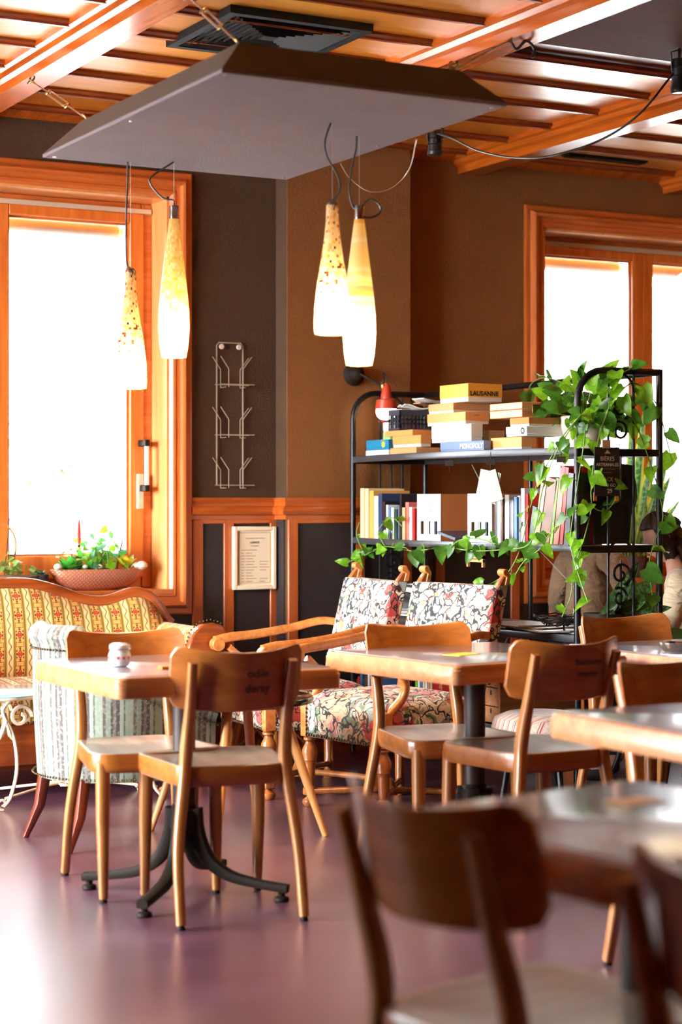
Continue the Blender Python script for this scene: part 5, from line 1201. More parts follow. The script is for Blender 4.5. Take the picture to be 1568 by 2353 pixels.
def spot(lab, px, py0, py1, Y, drop, tilt=0):
    pt = atY(px, py0, Y); pb_ = atY(px, py1, Y); L = pt.z-pb_.z
    t = thing('spotlight', lab, 'spotlight', pt, group='black ceiling spotlights')
    m = MB(); m.lathe([(.001, 0), (.028, -.002), (.03, -.01), (.03, -L*.25), (.034, -L*.27), (.03, -L*.3), (.03, -L*.5), (.034, -L*.52), (.03, -L*.55), (.031, -L*.8), (.034, -L*.83), (.033, -L*.97), (.028, -L), (.026, -L*.95), (.001, -L*.85)], seg=20); m.build('can', mt['black'], t)
    MB().lathe([(.001, -L*.93), (.026, -L*.95), (.027, -L*1.0), (.02, -L*.985), (.001, -L*.975)], seg=20).build('lens', mt['chrome'], t)
    MB().tube([(0, 0, -.01), (0, 0, drop)], .006, 8).build('stem', mt['black'], t)
    MB().tube([(-.034, 0, -L*.4), (-.04, 0, .02), (0, 0, .035), (.04, 0, .02), (.034, 0, -L*.4)], .004, 6).build('yoke', mt['black'], t)
    return t
s1_ = spot('black spotlight hanging just beyond the right corner of the board', 1000, 305, 358, 6.9, ZC-atY(1000, 305, 6.9).z)
s2_ = spot('larger black spotlight at the upper right picture edge', 1562, 135, 215, 5.75, ZC-atY(1562, 135, 5.75).z)
o = tag(MB().tube(spline([s1_.location, atY(1040, 318, 6.7), atY(1100, 346, 6.5), atY(1180, 362, 6.3), atY(1270, 358, 6.1), atY(1380, 322, 5.95), atY(1470, 262, 5.8), s2_.location+Vector((-.03, 0, -.06))], 8), .0045, 8).build('black_cable', mt['cable']), 'black cable drooping between the two ceiling spotlights', 'cable')
# ------------------------------------------------------------------ wall lamp
q = atY(812, 860, PY); sc_ = thing('wall_lamp', 'swing-arm wall lamp with a red shade below the striped pendant', 'lamp', q)
Mw = Matrix.Rotation(R(90), 4, 'X')
MB().lathe([(.001, 0), (.058, .0), (.06, .008), (.05, .02), (.036, .03), (.03, .06), (.02, .07), (.001, .072)], seg=28, M=Mw).build('wall_rose', mt['iron'], sc_)
e1 = atY(882, 888, PY-.16)-q; MB().tube([(0, -.065, 0), e1], .006, 10).build('arm', mt['iron'], sc_)
MB().lathe([(.001, -.012), (.016, -.01), (.018, 0), (.016, .01), (.001, .012)], tuple(e1), 14, ).build('joint', mt['brass'], sc_)
e2 = atY(888, 880, PY-.17)-q; MB().tube(spline([e1*.9, e1+Vector((.0, 0, .03)), e2+Vector((-.02, 0, .045)), e2+Vector((0, 0, .03)), e2], 5), .0035, 8).build('cord', mt['cable'], sc_)
mred = plain('red_enamel', c255(186, 62, 40), .35); zz = e2.z; 
MB().lathe([(.008, .0), (.012, -.01), (.022, -.022), (.024, -.05), (.026, -.055), (.028, -.08), (.05, -.085), (.055, -.13), (.053, -.13), (.046, -.09), (.02, -.085)], tuple(e2), 24).build('shade', mred, sc_)
MB().lathe([(.001, -.185), (.03, -.18), (.046, -.165), (.052, -.145), (.048, -.12), (.03, -.1), (.001, -.095)], tuple(e2), 24).build('bulb', emis('frosted_bulb', (1, .84, .62, 1), 9), sc_)
# ------------------------------------------------------------------ wire magazine holder on the wall
A = atY(496, 787, WY); B = atY(556, 1115, WY); mh = thing('magazine_holder', 'pale wire magazine holder with three tiers on the dark wall', 'holder', (A.x, WY-.012, B.z)); Wd, Hh = B.x-A.x, A.z-B.z
MB().tube([(0, 0, 0), (0, 0, Hh-.015), (.012, 0, Hh), (Wd-.012, 0, Hh), (Wd, 0, Hh-.015), (Wd, 0, 0)], .0038, 8).build('frame', mt['wire'], mh)
for x in (Wd*.17, Wd*.83): MB().lathe([(.001, 0), (.013, .0), (.014, .004), (.012, .007), (.001, .008)], (0, 0, 0), 16, Matrix.Translation((x, -.002, Hh-.02)) @ Mw).build('wall_button', mt['cream'], mh)
tier = None
for k, pyt in enumerate((820, 935, 1050)):
    z0 = atY(520, pyt+65, WY).z-B.z; dz = .155
    if tier is None:
        tier = bpy.data.objects.new('wire_tier', None); SC.collection.objects.link(tier); tier.parent = mh; tier.location = (0, 0, z0)
        for s, xo in ((1, .0), (-1, Wd)):
            for yy, off in ((-.006, .018), (-.07, .032)):
                MB().tube([(xo+s*(off+.0), yy, -.014), (xo+s*(off), yy, .075), (xo+s*(off-.045), yy-.004, dz-.02)], .0022, 6).build('prong', mt['wire'], tier)
        MB().tube([(-.012, -.006, 0), (Wd+.03, -.006, 0)], .0022, 6).build('cross_wire', mt['wire'], tier); MB().tube([(-.012, -.07, .0), (Wd+.03, -.07, 0)], .0022, 6).build('cross_wire', mt['wire'], tier)
        for x in (.018, Wd-.018): MB().tube([(x, -.006, -.014), (x+.0, -.07, -.014)], .0018, 6).build('cross_wire', mt['wire'], tier)
    else:
        c = copy_tree(tier, mh); c.location = (0, 0, z0)
# ------------------------------------------------------------------ framed notice
A = atY(533, 1210, WY-.02); B = atY(631, 1353, WY-.02); fn_ = thing('framed_notice', 'licence sheet in a cream frame on the dark wainscot panel', 'notice', (A.x, WY-.034, B.z)); W_, H_ = B.x-A.x, A.z-B.z
m = MB(); nested_frame(m, 0, W_, 0, H_, .02, -.01, .016); m.build('frame', mt['iv'] if False else plain('cream_frame', c255(246, 226, 190), .35), fn_, bevel=.003)
MB().box(.018, W_-.018, .0, .012, .018, H_-.018).build('sheet', plain('ivory_paper', c255(246, 224, 188), .5), fn_)
mi = plain('notice_border', c255(176, 120, 80), .7); m = MB(); nested_frame(m, .03, W_-.03, .032, H_-.03, .0015, -.001, .001); m.build('printed_border', mi, fn_)
lettering('LICENCE', .013, lambda a, b_: Vector((W_*.5+a, -.0012, H_*.745+b_)), mt['ink'], fn_, .0003)
lettering("D'ETABLISSEMENT", .006, lambda a, b_: Vector((W_*.5+a, -.0012, H_*.69+b_)), mt['ink'], fn_)
lettering('POLICE CANTONALE DU COMMERCE', .0062, lambda a, b_: Vector((W_*.52+a, -.0012, H_*.81+b_)), mt['ink'], fn_)
m = MB(); rnd = random.Random(2)
for k in range(12):
    zz = H_*(.62-.045*k); 
    for x0 in (.19, .30, .62):
        if x0 == .62 and k not in (4, 5, 6, 7, 10, 11): continue
        L = rnd.uniform(.05, .1) if x0 == .19 else rnd.uniform(.12, .26); m.box(W_*x0, W_*min(.84, x0+L), -.0012, -.0006, zz, zz+.0022)
m.build('printed_lines', plain('notice_ink', c255(150, 104, 80), .7), fn_)
# ------------------------------------------------------------------ leaves
def leaf_mesh(name, mat, w_=.8, fold=.18, droop=.25, heart=True):
    """unit leaf along +y from the stalk, folded at the midrib"""
    P = [(0, .0), (.30, -.13), (.50, .08), (.46, .38), (.26, .72), (0, 1.0)] if heart else [(0, 0), (.16, .08), (.30, .3), (.30, .55), (.16, .82), (0, 1.0)]
    vs = []; fs = []
    mid = [(0, 0.0), (0, .12), (0, .35), (0, .65), (0, 1.0)]
    z = lambda x, y: fold*abs(x)-droop*y*y
    for x, y in mid: vs.append((x, y, z(x, y)))
    for s in (1, -1):
        b = len(vs)
        for x, y in P[1:5]: vs.append((s*x*w_, y, z(x, y)+.03*math.sin(y*9)))
        q = [(0, b, 1), (b, b+1, 1), (1, b+1, b+2, 2), (2, b+2, b+3, 3), (3, b+3, 4)]
        fs += [f if s > 0 else f[::-1] for f in q]
    me = bpy.data.meshes.new(name); me.from_pydata([Vector(v) for v in vs], [], fs); me.materials.append(mat)
    for p in me.polygons: p.use_smooth = True
    me.update(); return me
def leafmat(name, a, b_, yel=None):
    m, nt, bs = newmat(name); n = nd(nt, 'TexNoise', {'Vector': coords(nt), 'Scale': 3.0, 'Detail': 3.0, 'Distortion': 1.0}).outputs[0]
    st = [(.35, a), (.62, b_)]
    if yel: st += [(.66, yel)]
    c = ramp(nt, n, st); nt.links.new(c, bs.inputs['Base Color']); bs.inputs['Roughness'].default_value = .32; bs.inputs['Specular IOR Level'].default_value = .5
    tr = nd(nt, 'BsdfTranslucent', {'Color': b_}); out = nt.nodes['Material Output']
    mx = nd(nt, 'MixShader', {0: .42, 1: bs.outputs[0], 2: tr.outputs[0]}); nt.links.new(mx.outputs[0], out.inputs[0]); return m
LM1 = leafmat('pothos_leaf', c255(70, 128, 16), c255(142, 196, 40), c255(200, 222, 110)); LM2 = leafmat('pothos_leaf_dark', c255(26, 70, 22), c255(84, 136, 40))
lmA = [leaf_mesh('leaf', LM1), leaf_mesh('leaf', LM1, .7, .3, .4), leaf_mesh('leaf', LM2, .85, .1, .1), leaf_mesh('leaf', LM2, .75, .25, .3)]
LV = plain('vine_stem', c255(110, 140, 60), .5)
rnd = random.Random(11)
def vine(parent, pts, every, size, jitter=.025, face=(-.75, -.65, .1), n=8, r=.0026):
    S_ = spline(pts, n); MB().tube(S_, r, 6).build('vine', LV, parent)
    acc = 0; nxt = every*rnd.random(); f = Vector(face)
    for a, b_ in zip(S_[:-1], S_[1:]):
        L = (b_-a).length
        while nxt < acc+L:
            p = a.lerp(b_, (nxt-acc)/L); nxt += every*rnd.uniform(.6, 1.4)
            d = Vector((rnd.uniform(-1, 1)*.75, rnd.uniform(-1, 1)*.75, rnd.uniform(-1.2, .25))).normalized()
            tip = p+Vector((rnd.uniform(-1, 1), rnd.uniform(-1, 1), rnd.uniform(-.6, 1)))*jitter
            up = (f+Vector((rnd.uniform(-.6, .6), rnd.uniform(-.6, .6), rnd.uniform(-.2, .8)))).normalized()
            k = rnd.random(); me = lmA[int(k*4)]; s_ = size*rnd.uniform(.7, 1.25)
            o = bpy.data.objects.new('leaf', me); SC.collection.objects.link(o); o.parent = parent; o.matrix_local = align(tip, d, up, s_)
            if (tip-p).length > .012: STK.append((p.copy(), tip.copy()))
        acc += L
STK = []
# ---- pothos in a white pot on the top shelf
pt = thing('pothos_plant', 'large trailing pothos in a white pot on the top shelf, vines spilling over the rack', 'plant', (0, 0, 0))
pc = Vector((4.76, 6.62, S1))
MB().lathe([(.001, 0), (.06, 0), (.085, .05), (.10, .10), (.102, .14), (.096, .145), (.09, .13), (.001, .12)], tuple(pc), 28).build('pot', plain('white_glazed_pot', c255(222, 206, 186), .3), pt)
MB().lathe([(.001, .118), (.089, .12), (.001, .135)], tuple(pc), 20).build('soil', mt['soil'], pt)
top = pc+Vector((0, 0, .13)); AXF = 4.43
X = lambda px, py, x=AXF: atX(px, py, x)
Yq = lambda px, py, y=RY0-.03: atY(px, py, y)
vine(pt, [top, X(1318, 978), X(1284, 1030), X(1258, 1090), X(1244, 1140), X(1234, 1200), X(1214, 1252, 4.41), X(1165, 1262, 4.40), X(1090, 1266, 4.40), X(1020, 1258, 4.40), X(950, 1266, 4.41), X(885, 1256, 4.44), X(838, 1276, 4.50), X(806, 1290, 4.50)], .085, .072)
vine(pt, [top, X(1335, 955), X(1296, 1000), X(1262, 1060), X(1236, 1110), X(1216, 1180), X(1196, 1260), X(1172, 1310), X(1140, 1335), X(1102, 1352, 4.36)], .075, .070)
vine(pt, [top, X(1330, 925, 4.7), X(1300, 885, 4.9), X(1255, 868, 4.94), X(1222, 882, 4.94), X(1208, 925, 4.94)], .10, .085)
vine(pt, [top, X(1345, 1000), X(1330, 1100), X(1318, 1180), X(1312, 1250), X(1330, 1320), X(1352, 1385)], .10, .075)
vine(pt, [X(1318, 1180), X(1290, 1200), X(1262, 1230), X(1240, 1262), X(1205, 1290), X(1185, 1320)], .065, .062)
vine(pt, [top, Yq(1430, 940), Yq(1466, 985), Yq(1490, 1050), Yq(1512, 1120), Yq(1524, 1190), Yq(1505, 1245), Yq(1492, 1300), Yq(1500, 1370)], .085, .085)
vine(pt, [top, Yq(1400, 925), Yq(1378, 1000), Yq(1362, 1090), Yq(1362, 1160), Yq(1395, 1172), Yq(1420, 1130), Yq(1405, 1070)], .085, .078)
vine(pt, [top, Yq(1420, 905), Yq(1456, 880), Yq(1490, 905), Yq(1515, 940), Yq(1530, 1000), Yq(1546, 1062)], .07, .09)
vine(pt, [top, Yq(1400, 890), Yq(1430, 858), Yq(1462, 842), Yq(1470, 826)], .08, .075)
vine(pt, [Yq(1362, 1160), Yq(1345, 1230), Yq(1320, 1310), Yq(1312, 1370), Yq(1292, 1418)], .10, .062)
vine(pt, [X(1165, 1262, 4.40), X(1110, 1240, 4.38), X(1060, 1240, 4.38), X(1030, 1262, 4.38)], .07, .066)
vine(pt, [X(885, 1256, 4.44), X(870, 1220, 4.44), X(900, 1190, 4.44), X(925, 1210, 4.44)], .09, .06)
vine(pt, [X(838, 1276, 4.5), X(820, 1230, 4.5), X(826, 1200, 4.5)], .07, .058)
# leafy crown round the pot
for k in range(64):
    a = rnd.uniform(0, 6.28); e = rnd.uniform(-.1, 1.2); rr1 = rnd.uniform(.08, .2); tip = top+Vector((math.cos(a)*math.cos(e)*rr1*.9, math.sin(a)*math.cos(e)*rr1*1.3, .0+math.sin(e)*rr1*1.0))
    if tip.x > 4.93: tip.x = 4.93
    d = (tip-top+Vector((0, 0, -.12*rnd.random()))).normalized(); o = bpy.data.objects.new('leaf', lmA[2+(k % 2)] if rnd.random() < .7 else lmA[0]); SC.collection.objects.link(o); o.parent = pt
    o.matrix_local = align(tip, d, Vector((-.6+rnd.uniform(-.5, .5), -.6+rnd.uniform(-.5, .5), .5)), rnd.uniform(.065, .105)); STK.append((top.copy(), tip.copy()))
m = MB()
for a, b_ in STK: m.tube([a, (a+b_)/2+Vector((0, 0, .006)), b_], .0016, 5)
o = m.build('leaf_stalks', LV, pt); o['kind'] = 'stuff'
# ---- small nursery label of the pothos on the end frame: second crown of big leaves at the right post
# ---- sword plants
def blade(mb_name, parent, base, tip, w_, mat, bend=(0, 0, 0), fold=.25):
    base, tip = Vector(base), Vector(tip); d = tip-base; side = d.cross(Vector((-.6, -.7, .05))).normalized(); nrm = side.cross(d).normalized()
    def fn(u, v):
        c = base+d*v+Vector(bend)*math.sin(v*math.pi*.5)**2; ww = w_*(.55+.75*math.sin(min(1, v*1.25+.12)*math.pi*.62))*(1-v**5); x = (u-.5)*2
        return c+side*ww*.5*x+nrm*(abs(x)*ww*fold)
    m = MB(); m.grid(fn, 4, 9); m.build(mb_name, mat, parent, fix=False, ang=180)
def snakemat(name, kind):
    m, nt, b = newmat(name); sep = nd(nt, 'SeparateXYZ', {0: coords(nt, 'UV')}); u = mth(nt, 'ABSOLUTE', mth(nt, 'SUBTRACT', sep.outputs[0], .5))
    n = nd(nt, 'TexNoise', {'Vector': nd(nt, 'CombineXYZ', {0: mth(nt, 'MULTIPLY', sep.outputs[0], 2.0), 1: mth(nt, 'MULTIPLY', sep.outputs[1], 30.0), 2: 0.0}).outputs[0], 'Scale': 1.0}).outputs[0]
    g = ramp(nt, n, [(.45, c255(40, 84, 40)), (.6, c255(120, 150, 90))])
    edge = c255(206, 200, 70) if kind else c255(70, 110, 50)
    c = nd(nt, 'MixRGB', {0: mth(nt, 'GREATER_THAN', u, .33), 1: g, 2: edge}).outputs[0]; nt.links.new(c, b.inputs['Base Color']); b.inputs['Roughness'].default_value = .35
    tr = nd(nt, 'BsdfTranslucent', {'Color': c}); mx = nd(nt, 'MixShader', {0: .3, 1: b.outputs[0], 2: tr.outputs[0]}); nt.links.new(mx.outputs[0], nt.nodes['Material Output'].inputs[0]); return m
mt['snake'] = snakemat('variegated_sword_leaf', 1); mt['snake2'] = snakemat('green_sword_leaf', 0)
def potted(name, label, cat, c, r, h, mat, seg=24):
    t = thing(name, label, cat, (0, 0, 0)); MB().lathe([(.001, 0), (r*.75, 0), (r*.95, h*.85), (r, h), (r*.93, h), (r*.88, h*.88), (.001, h*.86)], tuple(c), seg).build('pot', mat, t)
    MB().lathe([(.001, h*.855), (r*.88, h*.87), (.001, h*.9)], tuple(c), 16).build('soil', mt['soil'], t); return t
# tall variegated plant on the sill of the right window
c = atY(1455, 1330, WY+.10); c.z = WZ0+.0065
sp = potted('sword_plant', 'tall yellow-edged sword plant on the right window sill behind the rack', 'plant', c, .10, .12, plain('dark_clay_pot', c255(90, 60, 46), .6))
ct = c+Vector((0, 0, .1))
for k, (px, py, w_) in enumerate([(1400, 1060, .03), (1420, 1020, .045), (1452, 985, .05), (1480, 940, .05), (1500, 1030, .045), (1540, 1085, .045), (1528, 1060, .05), (1560, 1140, .03), (1438, 1130, .03), (1380, 1180, .025), (1470, 1150, .04), (1512, 1130, .04)]):
    blade('leaf', sp, ct+Vector((.012*(k-5), 0, 0)), atY(px, py, WY+.06-.01*k), w_, mt['snake'], bend=(.02*(k-5)*.3, -.02, .0))
for k in range(9): blade('leaf', sp, ct+Vector((0, .0, .02)), atY(1392+20*k, 1240-(k % 3)*25, WY-.05-.02*k), .012, mt['snake'], bend=(0, -.05, .12))
# green sword plant standing on the low shelf
c = Vector((4.74, 6.45, S3)); sp2 = potted('sword_plant', 'dark green sword plant on the low rack shelf at the end frame', 'plant', c, .09, .085, plain('dark_clay_pot_b', c255(60, 50, 46), .6))
ct = c+Vector((0, 0, .07))
for k, (px, py, w_) in enumerate([(1412, 1385, .03), (1428, 1375, .035), (1446, 1340, .04), (1462, 1290, .045), (1500, 1330, .06), (1520, 1362, .05), (1402, 1400, .03), (1478, 1380, .04), (1538, 1395, .04), (1495, 1410, .035)]):
    blade('leaf', sp2, ct+Vector((.006*(k-5), -.02, 0)), Yq(px, py, RY0+.02-.004*k), w_, mt['snake2'], bend=(.01, -.01, 0))
# broad-leaved plant just right of the rack
mt['broad'] = leafmat('broad_dark_leaf', c255(20, 50, 26), c255(44, 92, 44)); bl_ = leaf_mesh('leaf', mt['broad'], 1.0, .1, .2, False)
c = Vector((5.02, 6.02, 0)); bp_ = thing('broad_leaf_plant', 'broad dark-leaved plant in a floor planter right of the rack', 'plant', (0, 0, 0))
MB().lathe([(.001, 0), (.11, 0), (.14, .45), (.145, .5), (.13, .5), (.12, .44), (.001, .43)], tuple(c), 24).build('planter', mt['iron'], bp_); MB().lathe([(.001, .43), (.12, .445), (.001, .46)], tuple(c), 16).build('soil', mt['soil'], bp_)
for k in range(13):
    a = R(28*k); e = .2+.15*(k % 4); b0 = c+Vector((0, 0, .45)); p1 = b0+Vector((math.cos(a)*.08, math.sin(a)*.08, .06+e*.25)); MB().tube([b0, (b0+p1)/2+Vector((0, 0, .02)), p1], .004, 6).build('stem', LV, bp_)
    o = bpy.data.objects.new('leaf', bl_); SC.collection.objects.link(o); o.parent = bp_; o.matrix_local = align(p1, Vector((math.cos(a)*.7, math.sin(a)*.7, .5)), (-.3, -.5, .8), .19)
# ------------------------------------------------------------------ sill planter
SZ = WZ0+.0065; SY = WY+.06
A = atY(115, 1320, SY); B = atY(330, 1315, SY); cx = (A.x+B.x)/2; hw = (B.x-A.x)/2
bw = thing('planter_bowl', 'long copper-coloured embossed bowl planted with succulents on the left window sill', 'planter', (cx, SY, SZ))
m_, nt, b = newmat('embossed_copper'); b.inputs['Base Color'].default_value = c255(200, 122, 92); b.inputs['Roughness'].default_value = .4; b.inputs['Metallic'].default_value = .25
sep = nd(nt, 'SeparateXYZ', {0: coords(nt)}); s1, s3 = sep.outputs[0], sep.outputs[2]
d1 = mth(nt, 'PINGPONG', mth(nt, 'ADD', mth(nt, 'MULTIPLY', s1, 1.0), s3), .0095); d2 = mth(nt, 'PINGPONG', mth(nt, 'SUBTRACT', mth(nt, 'MULTIPLY', s1, 1.0), s3), .0095)
hg = mth(nt, 'MINIMUM', d1, d2); lt = mth(nt, 'LESS_THAN', hg, .0016); nt.links.new(nd(nt, 'MixRGB', {0: mth(nt, 'MULTIPLY', lt, .6), 1: c255(206, 132, 102), 2: c255(140, 66, 44)}).outputs[0], b.inputs['Base Color']); bump(nt, b, mth(nt, 'MULTIPLY', hg, 60.0), .6, .004)
prb = [(.001, 0), (.45, .0), (.72, .018), (.9, .05), (1.0, .098), (.985, .10), (.93, .094), (.001, .088)]
MB().lathe([(r*hw, z) for r, z in prb], seg=40, sy=.30).build('bowl', m_, bw, ang=60)
MB().lathe([(.001, .09), (.93*hw, .0905), (.5*hw, .1), (.001, .104)], seg=30, sy=.28).build('soil', mt['soil'], bw)
px2x = lambda px: atY(px, 1300, SY).x-cx
pz = lambda py: atY(220, py, SY).z-SZ
gl1 = leafmat('bright_green_leaf', c255(30, 110, 30), c255(80, 170, 60)); gl2 = leafmat('blue_green_leaf', c255(40, 90, 60), c255(96, 146, 104)); ye = plain('yellow_green_leaf', c255(206, 200, 60), .4)
L1 = leaf_mesh('leaf', gl1, .9, .3, .1, False); L2 = leaf_mesh('leaf', gl2, .8, .2, .3, False); L3 = leaf_mesh('leaf', LM1, .9, .1, .2)
def rosette(name, x, y, z, n, ln, mesh_, sp_=1.0, parent=None, e0=.3, e1=1.2):
    g = bpy.data.objects.new(name, None); SC.collection.objects.link(g); g.parent = parent; g.location = (x, y, z)
    for k in range(n):
        a = k*2.4; e = lerp(e0, e1, k/n); d = Vector((math.cos(a)*math.cos(e), math.sin(a)*math.cos(e)*.8, math.sin(e))); o = bpy.data.objects.new('leaf', mesh_); SC.collection.objects.link(o); o.parent = g
        o.matrix_local = align(d*ln*.05, d, (0, 0, 1), ln*rnd.uniform(.8, 1.1))
    return g
rosette('agave', px2x(155), -.02, .09, 18, .085, L1, parent=bw)
# yellow blossoms behind the agave
fm = plain('peach_blossom', c255(244, 190, 120), .6); g = bpy.data.objects.new('blossom', None); SC.collection.objects.link(g); g.parent = bw; g.location = (px2x(155), .0, .17)
for k in range(9):
    MB().lathe([(.001, 0), (.012, .004), (.016, .012), (.010, .012), (.001, .008)], (rnd.uniform(-.06, .06), rnd.uniform(-.01, .02), rnd.uniform(-.03, .02)), 7).build('petal_cup', fm, g)
# striped bromeliad with a red spike
x = px2x(180); m = MB(); g = bpy.data.objects.new('bromeliad', None); SC.collection.objects.link(g); g.parent = bw; g.location = (x, -.01, .09)
zz0, zz1 = 0, pz(1252)-.09
for k in range(9):
    z_ = lerp(zz0+.01, zz1-.01, k/8); r_ = .0185*math.sin(math.pi*(.25+.6*k/8)); MB().lathe([(.001, -.002), (r_*.8, 0), (r_, .007), (r_*.7, .0115), (.001, .013)], (0, 0, z_), 12).build('stripe', ye if k % 2 else plain('dark_stripe', c255(30, 40, 20), .4) if 'dark_stripe' not in bpy.data.materials else bpy.data.materials['dark_stripe'], g)
MB().lathe([(.001, zz1-.01), (.006, zz1+.01), (.011, zz1+.05), (.007, zz1+.10), (.001, zz1+.135)], seg=10, sy=.5).build('red_spike', plain('red_bract', c255(226, 70, 60), .5), g)
# ivy-like foliage in the middle
g = bpy.data.objects.new('ivy_foliage', None); SC.collection.objects.link(g); g.parent = bw; g.location = (px2x(232), 0, .10)
for k in range(80):
    p = Vector((rnd.uniform(-.14, .12), rnd.uniform(-.06, .06), abs(rnd.gauss(.0, .075)))); o = bpy.data.objects.new('leaf', (L2, L3, L1)[k % 3]); SC.collection.objects.link(o); o.parent = g
    o.matrix_local = align(p, Vector((rnd.uniform(-1, 1), rnd.uniform(-1, .4), rnd.uniform(-.3, .8))), (-.2, -.8, .6), rnd.uniform(.035, .055))
m = MB()
for k in range(14): m.tube([(rnd.uniform(-.06, .06), rnd.uniform(-.02, .02), 0), (rnd.uniform(-.14, .12), rnd.uniform(-.04, .04), rnd.uniform(.05, .14))], .002, 5)
m.build('stem', LV, g)
pk = plain('pink_flower', c255(220, 110, 130), .6)
for px, py in ((240, 1218), (252, 1224), (236, 1246)):
    q = Vector((px2x(px), .02, pz(py))); f_ = MB()
    f_.tube([(px2x(232), 0, .1), q], .0015, 5); f_.build('flower_stem', LV, bw); f_ = MB()
    for k in range(6): f_.lathe([(.001, 0), (.008, .002), (.001, .004)], (q.x+.011*math.cos(k*1.05), q.y, q.z+.008*math.sin(k*1.05)), 7)
    f_.build('flower_head', pk, bw)
MB().tube([(px2x(268), 0, .09), (px2x(272), 0, .15), (px2x(282), -.01, pz(1235))], [.006, .005, .004], 8).build('bare_twig', mt['mahog'], bw)
g = rosette('croton', px2x(288), -.02, .09, 9, .09, leaf_mesh('leaf', leafmat('yellow_croton', c255(60, 80, 20), c255(214, 200, 50)), .9, .2, .1, False), parent=bw, e0=.7)
for px, s_ in ((126, .022), (188, .014), (222, .014), (318, .03), (308, .018)):
    MB().lathe([(.001, -.6), (.6, -.5), (1, -.1), (.9, .4), (.4, .75), (.001, .8)], (0, 0, 0), 9, Matrix.Translation((px2x(px), -.045, .112)) @ Matrix.Diagonal((s_, s_*.8, s_, 1))).build('stone', mt['cream'], bw)
# small dark pot with saucer
c = atY(92, 1350, SY-.01); c.z = SZ
t = thing('potted_succulent', 'tiny succulent in a dark grey pot on a pale saucer, left of the copper bowl', 'plant', c)
MB().lathe([(.001, 0), (.05, .0), (.058, .012), (.054, .014), (.045, .006), (.001, .006)], seg=24).build('saucer', mt['cream'], t)
MB().lathe([(.001, .006), (.03, .006), (.042, .075), (.045, .08), (.038, .08), (.001, .07)], seg=20).build('pot', plain('dark_grey_pot', c255(52, 52, 54), .6), t)
rosette('succulent', 0, 0, .072, 26, .04, L2, parent=t, e0=.1)
# wicker basket of ivy and hoop at the left edge
c = atY(20, 1345, SY); c.z = SZ
t = thing('ivy_basket', 'woven basket of pale ivy with an arched wire hoop at the left picture edge', 'plant', c)
m = MB()
for k in range(7): m.tube([((.075+.006*k)*1.5*math.cos(R(20*i)), (.05+.004*k)*math.sin(R(20*i)), .006+.011*k+.003*math.sin(i*2.1+k)) for i in range(18)], .0055, 6, closed=True)
m.build('woven_side', plain('grey_wicker', c255(120, 92, 70), .8), t); MB().lathe([(.001, .0), (.11, .002), (.15, .06), (.001, .075)], seg=18, sy=.5).build('soil', mt['soil'], t)
L4 = leaf_mesh('leaf', leafmat('pale_ivy', c255(90, 130, 56), c255(176, 196, 110)), 1.1, .1, .1)
for k in range(60):
    p = Vector((rnd.gauss(0, .07), rnd.gauss(0, .03), .085+abs(rnd.gauss(0, .04)))) if k < 42 else Vector((.11+rnd.uniform(0, .05), rnd.uniform(-.05, 0), rnd.uniform(.0, .1)))
    o = bpy.data.objects.new('leaf', L4); SC.collection.objects.link(o); o.parent = t; o.matrix_local = align(p, Vector((rnd.uniform(-1, 1), rnd.uniform(-1, .2), rnd.uniform(-.3, .6))), (0, -.7, .7), rnd.uniform(.026, .042))
MB().tube(spline([(.01, 0, .08), (.035, 0, .22), (.0, 0, .30), (-.08, 0, .33)], 6), .005, 8).build('hoop', mt['rattan'], t)
MB().tube([(-.02, .0, .08), (.0, 0, .3), (.012, 0, .40)], .0022, 6).build('stake', mt['ink'], t)

# ------------------------------------------------------------------ people at the table behind the rack
def skin(name, J, E, mat, parent, root=0, sub=2):
    """one continuous body surface: J = {name: (pos, radius)}, E = [(a, b)]"""
    names = list(J); me = bpy.data.meshes.new(name); me.from_pydata([Vector(J[n][0]) for n in names], [(names.index(a), names.index(b_)) for a, b_ in E], [])
    me.materials.append(mat); o = bpy.data.objects.new(name, me); SC.collection.objects.link(o); o.parent = parent
    bm_ = bmesh.new(); bm_.from_mesh(me); lay = bm_.verts.layers.skin.verify()
    for v, n in zip(bm_.verts, names):
        r = J[n][1]; v[lay].radius = r if isinstance(r, tuple) else (r, r); v[lay].use_root = (n == names[root])
    bm_.to_mesh(me); bm_.free()
    s = o.modifiers.new('skin', 'SKIN'); s.use_smooth_shade = True; s.branch_smoothing = .3
    sb = o.modifiers.new('subdivision', 'SUBSURF'); sb.levels = sub; sb.render_levels = sub; return o
def headmesh(c, dirv, s=1.0):
    """face modelled on a deformed sphere, looking along dirv"""
    f = Vector(dirv).normalized(); sd = f.cross(Vector((0, 0, 1))).normalized(); up = sd.cross(f)
    def fn(u, v):
        a = 2*math.pi*u; e = math.pi*(v-.5); x = math.sin(a)*math.cos(e); y = math.cos(a)*math.cos(e); z = math.sin(e)
        jaw = 1-.28*max(0, -z)**1.2; X_ = x*.073*jaw; Y_ = y*(.092 if y < 0 else .088)*(1-.12*max(0, -z)); Z_ = z*.115
        fr = max(0, y)**3
        nose = math.exp(-((x/.16)**2))*fr*math.exp(-(((z+.12)/.17)**2))*.022; Y_ += nose
        for sx in (-1, 1): Y_ -= math.exp(-(((x-sx*.42)/.2)**2))*math.exp(-(((z-.08)/.12)**2))*.008*fr**.3
        Y_ += math.exp(-((x/.25)**2))*math.exp(-(((z+.45)/.06)**2))*.004*fr
        for sx in (-1, 1): X_ += sx*.013*math.exp(-((y+.05)/.12)**2)*math.exp(-((z+.02)/.22)**2)*(1 if x*sx > .8 else 0)
        return Vector(c)+(sd*X_+f*Y_+up*Z_)*s
    return fn
SKM = plain('skin', c255(226, 168, 140), .5)
